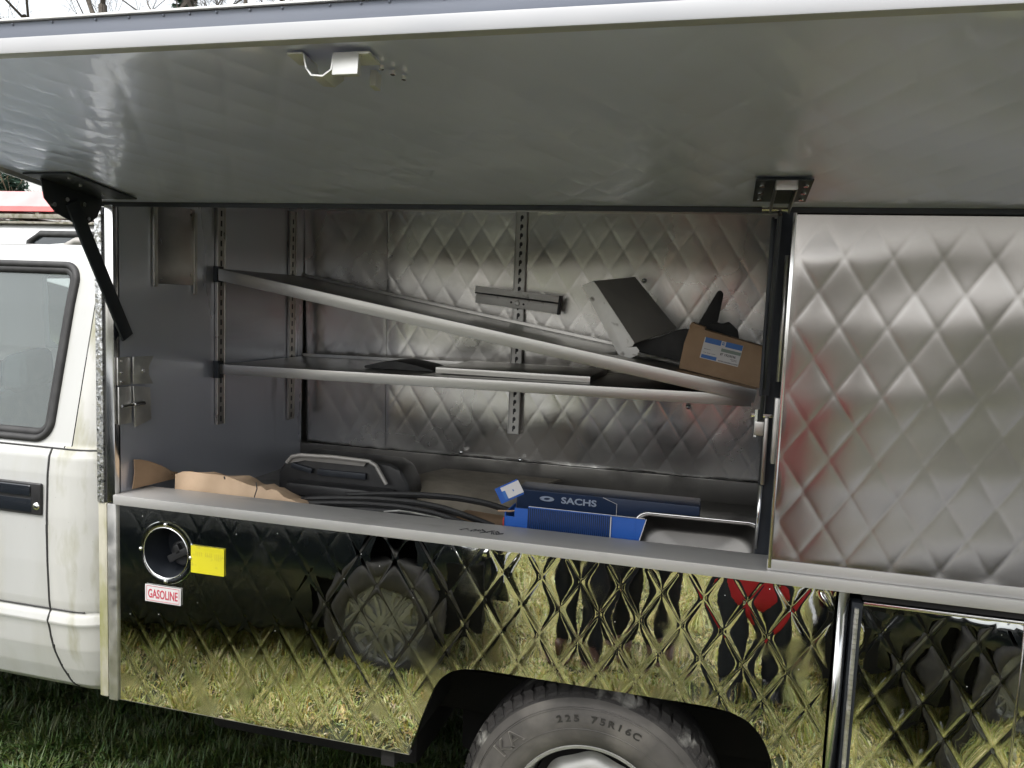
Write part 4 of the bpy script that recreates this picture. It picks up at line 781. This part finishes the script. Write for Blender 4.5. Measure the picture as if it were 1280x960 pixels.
# ------------------------------------------------------------------ people (seen in the mirror panels)
def skin_mesh(verts, edges, radii, mt, root=0, sub=1):
    me = bpy.data.meshes.new('sk'); me.from_pydata([tuple(v) for v in verts], edges, [])
    o = bpy.data.objects.new('sk', me); COL.objects.link(o)
    md = o.modifiers.new('s', 'SKIN'); md.use_smooth_shade = True
    for i, r in enumerate(radii):
        sv = me.skin_vertices[0].data[i]; sv.radius = r if isinstance(r, tuple) else (r, r); sv.use_root = (i == root)
    ms = o.modifiers.new('u', 'SUBSURF'); ms.levels = sub; ms.render_levels = sub
    dg = bpy.context.evaluated_depsgraph_get(); dg.update(); res = bpy.data.meshes.new_from_object(o.evaluated_get(dg)); bpy.data.objects.remove(o)
    res.materials.clear(); res.materials.append(mt); return res
def person(label, loc, yaw, top, legs, boots, hands, knees=((0, .02), (0, .02)), feet=((-.11, 0), (.11, .06)), hat=None, group=None, H=1.80, jl=.80):
    s = H/1.80; t = thing('person', label, 'person', loc, group, (0, 0, yaw)); V = lambda x, y, z: Vector((x*s, y*s, z*s))
    v = []; e = []; r = []
    def add(p, rad, par=None):
        v.append(p); r.append(tuple(q*s for q in rad) if isinstance(rad, tuple) else rad*s)
        if par is not None: e.append((par, len(v)-1))
        return len(v)-1
    pel = add(V(0, 0, .96), (.155, .115)); ab = add(V(0, .01, 1.10), (.14, .105), pel); ch = add(V(0, 0, 1.30), (.165, .115), ab); st = add(V(0, -.01, 1.44), (.10, .085), ch)
    nk = add(V(0, .0, 1.53), .055, st); jw = add(V(0, .035, 1.60), (.066, .075), nk); hd_ = add(V(0, .025, 1.69), (.078, .096), jw); add(V(0, .01, 1.765), (.055, .065), hd_)
    arms = []
    for sgn, hx in zip((-1, 1), hands):
        sh_ = V(sgn*.185, -.01, 1.43); wr = V(*hx); mid = (sh_+wr)/2; d = (wr-sh_).length; L_ = .29*s
        dr_ = max(.0, (L_*2)**2-d**2)**.5/2; el = mid+Vector((sgn*.35, -.2, -1)).normalized()*dr_
        a0 = add(sh_, .062, st); a1 = add(el, .043, a0); a2 = add(wr, .028, a1); arms.append((sh_, el, wr))
        fd = (wr-el).normalized(); side_ = Vector((1, 0, 0))*-sgn; side_ = (side_-fd*side_.dot(fd)).normalized(); nrm = fd.cross(side_)
        pm = add(wr+fd*.05*s, (.026, .018), a2)
        for q, ln in zip((-1.5, -.5, .5, 1.5), (.066, .076, .080, .070)):
            k1 = add(wr+fd*.088*s+side_*q*.019*s, .0095, pm); k2 = add(v[k1]+(fd+nrm*.35*-sgn).normalized()*ln*.5*s, .0085, k1); add(v[k2]+(fd*.6+nrm*.8*-sgn).normalized()*ln*.5*s, .0075, k2)
        th = add(wr+fd*.038*s+side_*.034*s, .011, pm); add(v[th]+(fd*.8+side_*.8).normalized()*.045*s, .0095, th)
    lg = []
    for sgn, kn, ft in zip((-1, 1), knees, feet):
        hp_ = V(sgn*.095, 0, .90); an = V(ft[0], ft[1], .09); kk_ = V(sgn*.10*.5+ft[0]*.5+kn[0], kn[1]+ft[1]*.5, .50)
        l0_ = add(hp_, .092, pel); l1_ = add(kk_, .058, l0_); l2_ = add(an, .028, l1_); add(V(ft[0], ft[1]+.09, .055), .018, l2_); lg.append((hp_, kk_, an))
    put('body', skin_mesh(v, e, r, M['skin'], pel, 2), None, t, local=True)
    # jacket
    jv = [V(0, 0, jl), V(0, 0, .96), V(0, .01, 1.10), V(0, 0, 1.30), V(0, -.01, 1.44), V(0, 0, 1.53)]; je = [(0, 1), (1, 2), (2, 3), (3, 4), (4, 5)]; jr = [((.215 if jl < .6 else .185)*s, (.19 if jl < .6 else .15)*s), (.185*s, .148*s), (.172*s, .135*s), (.195*s, .145*s), (.135*s, .115*s), (.075*s, .07*s)]
    for sh_, el, wr in arms:
        k = len(jv); jv += [sh_, sh_.lerp(el, .5), el, el.lerp(wr, .92)]; je += [(4, k), (k, k+1), (k+1, k+2), (k+2, k+3)]; jr += [.088*s, .074*s, .064*s, .043*s]
    put('jacket', skin_mesh(jv, je, jr, top, 1, 2), None, t, local=True)
    tv = [V(0, 0, .98)]; te = []; tr = [(.165*s, .13*s)]
    for hp_, kk_, an in lg:
        k = len(tv); tv += [hp_, hp_.lerp(kk_, .5), kk_, kk_.lerp(an, .55), an+Vector((0, 0, -.075*s))]; te += [(0, k), (k, k+1), (k+1, k+2), (k+2, k+3), (k+3, k+4)]; tr += [.115*s, .102*s, .088*s, .080*s, .074*s]
    put('trousers', skin_mesh(tv, te, tr, legs, 0, 2), None, t, local=True)
    for _, _, an in lg:
        p = an-Vector((0, 0, .09*s)); put('boot', skin_mesh([p+V(0, -.03, .045), p+V(0, .06, .048), p+V(0, .165, .035), p+V(0, -.015, .13)], [(0, 1), (1, 2), (0, 3)], [(.060*s, .052*s), (.062*s, .056*s), (.052*s, .042*s), .068*s], boots, 0, 2), None, t, local=True)
    hb = MB(); n_ = 20
    hv = []
    for i in range(9):
        th_ = PI*.62*i/8
        for j in range(n_):
            ph = 2*PI*j/n_; q = Vector((math.sin(th_)*math.cos(ph)*.092, math.sin(th_)*math.sin(ph)*.112-.005, math.cos(th_)*.105)); 
            if q.y > .045 and q.z < .045: q.z = .045+random.uniform(0, .006); q.y *= .93
            hv.append(V(0, .018, 1.70)+q*s)
    hb.add(hv, [(i*n_+j, i*n_+(j+1) % n_, (i+1)*n_+(j+1) % n_, (i+1)*n_+j) for i in range(8) for j in range(n_)]); hb.build('hair' if hat is None else 'hat', hat or M['hair'], t, smooth=True, local=True)
    b = MB(); b.tube([V(0, .118, 1.70), V(0, .142, 1.665), V(0, .126, 1.655)], [.007*s, .014*s, .010*s], 8); b.build('nose', M['skin'], t, smooth=True, local=True)
    for sg in (-1, 1):
        b = MB(); b.lathe([(0, .010), (.007, .007), (.010, 0)], 10, Matrix.Translation(V(sg*.033, .108, 1.700))@Matrix.Rotation(-PI/2, 4, 'X')); b.build('eye', M['white'], t, smooth=True, local=True)
        b = MB(); b.lathe([(.012, .0), (.026, .006), (.03, .0), (.012, -.006)], 12, Matrix.Translation(V(sg*.088, .015, 1.685))@Matrix.Rotation(PI/2, 4, 'Y')@Matrix.Diagonal((1.2, .8, 1, 1))); b.build('ear', M['skin'], t, smooth=True, local=True)
    b = MB(); b.tube([V(-.026, .112, 1.632), V(0, .122, 1.630), V(.026, .112, 1.632)], .006*s, 8); b.build('mouth', M['redprint'], t, smooth=True, local=True)
    return t
GH = float(gz(0, -2.3))
person('person in a long bright red coat holding up a phone before the truck', (.24, -2.24, GH), .10, M['jacketred'], M['clothdark'], M['bootblack'], ((-.31, .04, 1.58), (-.10, .05, 1.58)), feet=((-.08, .10), (.10, .04)), H=1.92, jl=.36)
t = thing('phone', 'black phone held up in landscape by the person in red', 'phone', (0, -2.005, 1.73))
part(MB().box(-.085, .068, -2.012, -2.004, 1.695, 1.770), 'phone_case', M['black'], t, bevel=.006)
part(MB().box(-.080, .063, -2.0135, -2.0121, 1.700, 1.765), 'phone_screen', M['carglass'], t)
person('person in navy jacket and dark jeans standing left of the one in red', (-.66, -2.42, float(gz(-.66, -2.42))), .15, M['clothnavy'], M['clothdark'], M['bootbrown'], ((-.24, .08, .84), (.24, .10, .84)), H=1.78)
person('person in grey jacket and dark trousers just left of the one in red', (-.34, -2.62, float(gz(-.34, -2.62))), -.2, M['clothgrey'], M['clothdark'], M['bootbrown'], ((-.24, .08, .84), (.22, .16, .90)), H=1.74, hat=M['clothdark'])

# ------------------------------------------------------------------ vehicles that the mirror panels show
def car(name, label, loc, yaw, paint, L=4.4, W=1.78, H=1.46, oh=.82):
    t = thing(name, label, 'car', loc, rot=(0, 0, yaw))
    xs = np.linspace(-L/2, L/2, 61); hw = W/2
    u = (xs+L/2)/L
    belt = np.interp(u, [0, .03, .10, .30, .55, .85, .97, 1], [.62, .76, .84, .93, .96, .97, .90, .70]); low_ = np.interp(u, [0, .04, .10, .9, .96, 1], [.36, .24, .20, .20, .26, .38])
    roof = np.interp(u, [0, .22, .27, .42, .50, .75, .90, .97, 1], [.0, .0, .02, H-.06, H, H-.01, H-.10, 1.0, .7]); roof = np.maximum(roof, belt+.015)
    plan = np.interp(u, [0, .03, .10, .5, .92, .98, 1], [.60, .80, .93, 1, .96, .88, .70])*hw
    V = []; 
    for i, x in enumerate(xs):
        b_, l_, r_, w_ = belt[i], low_[i], roof[i], plan[i]; g = r_-b_
        ring = [(w_*.90, l_), (w_*.985, l_+.06), (w_, l_+(b_-l_)*.45), (w_*.985, b_-.06), (w_*.96, b_), (w_*.96-.30*g*.75, b_+g*.55), (w_*.96-.30*g*1.15, b_+g*.88), (w_*.45, r_), (0, r_+.004)]
        V += [(x, -y, z) for y, z in ring]+[(x, y, z) for y, z in ring[-2::-1]]
    m = 17; f = [(i*m+j, (i+1)*m+j, (i+1)*m+j+1, i*m+j+1) for i in range(60) for j in range(m-1)]
    f += [tuple(range(m)), tuple(60*m+j for j in range(m))[::-1]]
    wx = (-L/2+oh, L/2-.86)
    def wheelcut(q):
        c = sum((Vector(V[k]) for k in q), Vector())/len(q)
        return any(math.hypot(c.x-a, c.z-.31) < .355 for a in wx) and abs(c.y) > hw*.8
    glassf = [q for k, q in enumerate(f[:-2]) if (k % (m-1)) in (4, 5, 10, 11) and roof[k//(m-1)]-belt[k//(m-1)] > .25 and (k//(m-1)) % 15 != 12]
    gset = set(glassf); body = [q for q in f if q not in gset and not wheelcut(q)]
    def sub_(fs, nm, mt, off=0):
        me = mesh(V, fs); bm = bmesh.new(); bm.from_mesh(me); bmesh.ops.delete(bm, geom=[v for v in bm.verts if not v.link_faces], context='VERTS'); bmesh.ops.recalc_face_normals(bm, faces=bm.faces); bm.to_mesh(me); bm.free()
        o = put(nm, me, mt, t, local=True, smooth=True); me.set_sharp_from_angle(angle=.9); return o
    sub_(body, 'body', paint); sub_(glassf, 'side_window', M['carglass'])
    b = MB(); b.box(-L/2+.1, L/2-.1, -hw+.12, hw-.12, .22, .60); b.build('floor_pan', M['nearblack'], t, local=True)
    for a in wx:
        for sg in (-1, 1):
            mt4 = Matrix.Translation((a, sg*(hw-.10), .31))@Matrix.Rotation(sg*-PI/2, 4, 'X')
            w1 = MB(); w1.lathe([(.19, .085), (.215, .10), (.27, .105), (.305, .085), (.312, .05), (.312, -.08), (.2, -.09)], 40, mt4); tw = w1.build('tyre', M['tyre'], t, smooth=True, local=True)
            w2 = MB(); w2.lathe([(.195, .090), (.19, .06), (.17, .05), (.155, .062), (.14, .045), (.06, .06), (.05, .075), (0, .08)], 40, mt4)
            for k in range(10):
                an = 2*PI*k/10; w2.box(.05, .18, -.014, .014, .058, .078)
                for q in range(8): w2.v[-8+q] = tuple(mt4@(Matrix.Rotation(an, 3, 'Z')@Vector(w2.v[-8+q])))
            w2.build('hubcap', M['rim'], t, local=True)
    for sg in (-1, 1):
        b = MB(); b.box(-L/2+.02, -L/2+.22, sg*hw*.62-.14, sg*hw*.62+.14, .62, .74, rz(sg*-.35)); b.build('headlight', M['chrome'], t, bevel=.03, local=True)
        b = MB(); b.box(L/2-.16, L/2-.03, sg*hw*.74-.12, sg*hw*.74+.12, .72, .92); b.build('tail_light', M['red'], t, bevel=.03, local=True)
        b = MB(); b.box(-L/2+1.35, -L/2+1.50, sg*(hw+.02), sg*(hw+.16), .92, 1.05); b.build('wing_mirror', paint, t, bevel=.03, local=True)
    b = MB(); b.box(-L/2-.03, -L/2+.06, -hw*.62, hw*.62, .30, .48); b.build('bumper', paint, t, bevel=.03, local=True)
    b = MB(); b.box(L/2-.06, L/2+.03, -hw*.66, hw*.66, .34, .54); b.build('bumper', paint, t, bevel=.03, local=True)
    b = MB(); b.box(-L/2+.005, -L/2+.02, -hw*.4, hw*.4, .55, .66); b.build('grille', M['black'], t, local=True)
    return t
car('parked_car', 'dark hatchback parked alongside, its hubcap mirrored in the steel panel', (-3.295, -2.11, float(gz(-3.0, -2.0))+.03), PI-.2, M['cardark'], oh=.58)
car('parked_car', 'black car parked beside the photographer on the right, mirrored in the locker door', (2.80, -2.74, float(gz(2.6, -2.4))), 0, M['carblack'], L=4.5, H=1.5)
t = thing('paper_bag', 'small white carrier bag on the grass in front of the black car', 'bag', (1.02, -1.95, float(gz(1.0, -1.98))))
b = MB(); b.prism([(1.00, 0), (1.07, .0), (1.08, .09), (1.04, .115), (1.0, .10)], .05, lambda u, v, w_: (u, -1.98+w_, v+float(gz(1.0, -2.0)))); part(b, 'bag_body', M['white'], t, bevel=.02)

# ------------------------------------------------------------------ white van beyond the cab
VY = 4.0
t = thing('white_van', 'tall white van with a side window and a roof rack standing beyond the cab', 'van', (-7.2, VY+1, 0))
b = MB(); b.prism([(0, .45), (0, 1.5), (.06, 2.10), (.12, 2.28), (.22, 2.36), (.8, 2.40), (1.7, 2.36), (1.82, 2.28), (1.9, 2.1), (1.95, 1.5), (1.95, .45)], 5.2, lambda u, v, w_: (-9.4+w_, VY+u, v)); part(b, 'van_body', M['vanwhite'], t, bevel=.03, seg=3)
wd = MB(); pth = [(-6.20, 1.75), (-6.20, 2.16), (-6.10, 2.235), (-5.35, 2.235), (-5.20, 2.235), (-4.60, 2.235), (-4.60, 1.75)]
wd.tube([(x, VY-.012+float(np.interp(z, [1.5, 2.1, 2.28], [0, .06, .12])), z) for x, z in pth], .03, 8); vf = part(wd, 'window_frame', M['rubber'], t, smooth=True)
wd = MB(); wd.add([(x, VY-.006+float(np.interp(z, [1.5, 2.1, 2.28], [0, .06, .12])), z) for x, z in pth], [tuple(range(7))]); part(wd, 'window_pane', M['carglass'], vf)
b = MB(); b.tube([(-5.86, VY-.02, 1.9), (-5.80, VY+.03, 2.10), (-5.66, VY+.04, 2.17), (-5.40, VY+.04, 2.18), (-5.2, VY+.04, 2.16), (-5.1, VY, 1.9)], .035, 8); part(b, 'inner_window_trim', M['cream'], vf, smooth=True)
part(MB().box(-9.3, -4.3, VY+.12, VY+.17, 2.375, 2.415).box(-9.3, -4.3, VY+.10, VY+.2, 2.325, 2.345), 'roof_rack_rail', M['rack'], t, bevel=.004)
rk = MB()
for i in range(9): rk.box(-9.2+i*.6, -9.16+i*.6, VY+.13, VY+1.7, 2.40, 2.43)
part(rk, 'rack_bar', M['rack'], t)
t = thing('red_roof_box', 'long red box with faded pink side on the roof rack of the white van', 'roof box', (-7.2, VY+.5, 2.435))
b = MB(); b.prism([(VY+.12, 2.440), (VY+.15, 2.485), (VY+.9, 2.485), (VY+.9, 2.440)], 3.1, lambda u, v, w_: (-8.85+w_, u, v)); part(b, 'box_base', M['red'], t)
b = MB(); b.add([(-8.85, VY+.15, 2.486), (-5.70, VY+.15, 2.486), (-5.86, VY+.28, 2.640), (-8.85, VY+.28, 2.655), (-8.85, VY+.9, 2.486), (-5.75, VY+.9, 2.486), (-5.90, VY+.75, 2.64), (-8.85, VY+.75, 2.655)], [(0, 1, 2, 3), (4, 7, 6, 5), (0, 3, 7, 4), (1, 5, 6, 2), (3, 2, 6, 7), (0, 4, 5, 1)]); part(b, 'box_lid', M['pinkred'], t, bevel=.01)

# ------------------------------------------------------------------ trees
def bare_tree(label, loc, H, seed, spread=1., levels=5, m='bark', group='bare trees beyond the vehicles', r0=None, name='bare_tree', cat='tree'):
    rn = random.Random(seed); t = thing(name, label, cat, loc, group); tr = MB(); cr = MB()
    def grow(p, d, L_, r, lev):
        n = 4 if lev < 2 else 3; pts = [p]; rad = [r]; q = p.copy(); dd = d.copy()
        for i in range(n):
            dd = (dd+Vector((rn.uniform(-1, 1), rn.uniform(-1, 1), rn.uniform(-.2, .7)))*(.10+.06*lev)).normalized(); q = q+dd*L_/n; pts.append(q.copy()); rad.append(r*(1-.55*(i+1)/n))
        (tr if lev == 0 else cr).tube(pts, rad, 8 if lev == 0 else (5 if lev < 3 else 3), cap=False)
        if lev < levels:
            for k in range(rn.randint(3, 4) if lev else 7):
                s_ = rn.uniform(.3, 1.) if lev else .3+.7*k/6; i = min(n-1, int(s_*n)); bp = pts[i].lerp(pts[i+1], s_*n-i)
                ax = Vector((rn.uniform(-1, 1), rn.uniform(-1, 1), rn.uniform(-.1, .6))).normalized(); nd = (dd*.8+ax*spread).normalized()
                grow(bp, nd, L_*rn.uniform(.45, .68), max(.004, rad[i]*.5), lev+1)
    grow(Vector((0, 0, -.1)), Vector((0, 0, 1)), H*.62, r0 or H*.016, 0)
    tr.build('trunk', M['bark'], t, smooth=True, local=True); cr.build('crown', M[m], t, local=True); return t
def conifer(label, loc, H, W, seed):
    rn = np.random.default_rng(seed); t = thing('conifer', label, 'tree', loc, 'conifers beyond the vehicles')
    b = MB(); b.tube([(0, 0, -.1), (0, 0, H*.5), (0, 0, H)], [.2, .12, .02], 8); b.build('trunk', M['bark'], t, smooth=True, local=True)
    N = 9000; z = H*(1-rn.uniform(0, 1, N)**.6*.94); az = rn.uniform(0, 2*PI, N)
    lay = .75+.25*np.sin(z*7+np.sin(az*3)); R_ = W*(1-z/H)*lay*rn.uniform(.35, 1, N)**.6; c = np.stack([R_*np.cos(az), R_*np.sin(az), z-.25*R_], -1)
    a = rn.normal(0, 1, (N, 3))*[.16, .16, .07]; b_ = rn.normal(0, 1, (N, 3))*[.10, .10, .09]
    V = np.stack([c-a, c+a, c+b_], 1).reshape(-1, 3); me = mesh(V.tolist(), [(3*i, 3*i+1, 3*i+2) for i in range(N)]); put('crown', me, M['needle'], t, local=True); return t
bare_tree('thick bare tree at the far left edge of the sky', (-17.6, 18, 0), 17, 1, 1.0)
bare_tree('bare tree with fine twigs right of the leftmost tree', (-15.2, 19, 0), 16, 2, 1.1)
bare_tree('slim bare tree above the middle of the hatch edge on the left', (-13.0, 22, 0), 15.5, 3, .8)
bare_tree('pale twiggy bare tree right of the conifer', (-11.2, 24, 0), 17, 4, 1.1)
bare_tree('bare tree above the hatch keeper', (-9.0, 25, 0), 17.5, 5, 1.0)
conifer('dark blue green conifer rising between the bare trees', (-19.5, 24, 0), 15.0, 2.3, 3)
conifer('dark conifer at the far left behind the bare trees', (-31.5, 27, 0), 14.0, 2.4, 6)
conifer('smaller conifer peeping over the hatch beside the keeper', (-13.0, 24, 0), 13.2, 1.6, 4)
for i, (x, y, h) in enumerate(((-17.5, 10.5, 4.4), (-15.2, 10.0, 4.1), (-13.2, 10.8, 4.6))):
    bare_tree(['brown shrub farthest left behind the white van', 'brown shrub in the middle of the hedge behind the white van', 'brown shrub at the right of the hedge behind the white van'][i], (x, y, 0), h, 20+i, 1.5, 5, 'twig', 'brown shrubs behind the van', .05, 'shrub', 'shrub')
# trees behind the photographer, which the steel mirrors
for i, (x, y, h) in enumerate(((-16, -34, 8), (-5, -38, 9), (6, -36, 8.5))):
    bare_tree(['bare tree behind the photographer to the left', 'bare tree straight behind the photographer', 'bare tree behind the photographer to the right'][i], (x, y, 0), h, 40+i, 1.2, 4, 'bark', 'bare trees behind the photographer')
def tree_line():
    rn = np.random.default_rng(9); N = 40000; x = rn.uniform(-70, 70, N); hgt = 5.2+1.2*np.sin(x*.31)+.8*np.sin(x*.9+1); z = rn.uniform(0, 1, N)**.8*hgt; y = -58+rn.normal(0, 1.6, N)
    c = np.stack([x, y, z], -1); a = rn.normal(0, .35, (N, 3)); b = rn.normal(0, .35, (N, 3)); V = np.stack([c-a, c+a, c+b], 1).reshape(-1, 3)
    set_props(put('far_hedge', mesh(V.tolist(), [(3*i, 3*i+1, 3*i+2) for i in range(N)]), M['twig']), 'low brown hedge far across the field behind the photographer', 'hedge', kind='stuff')
tree_line()
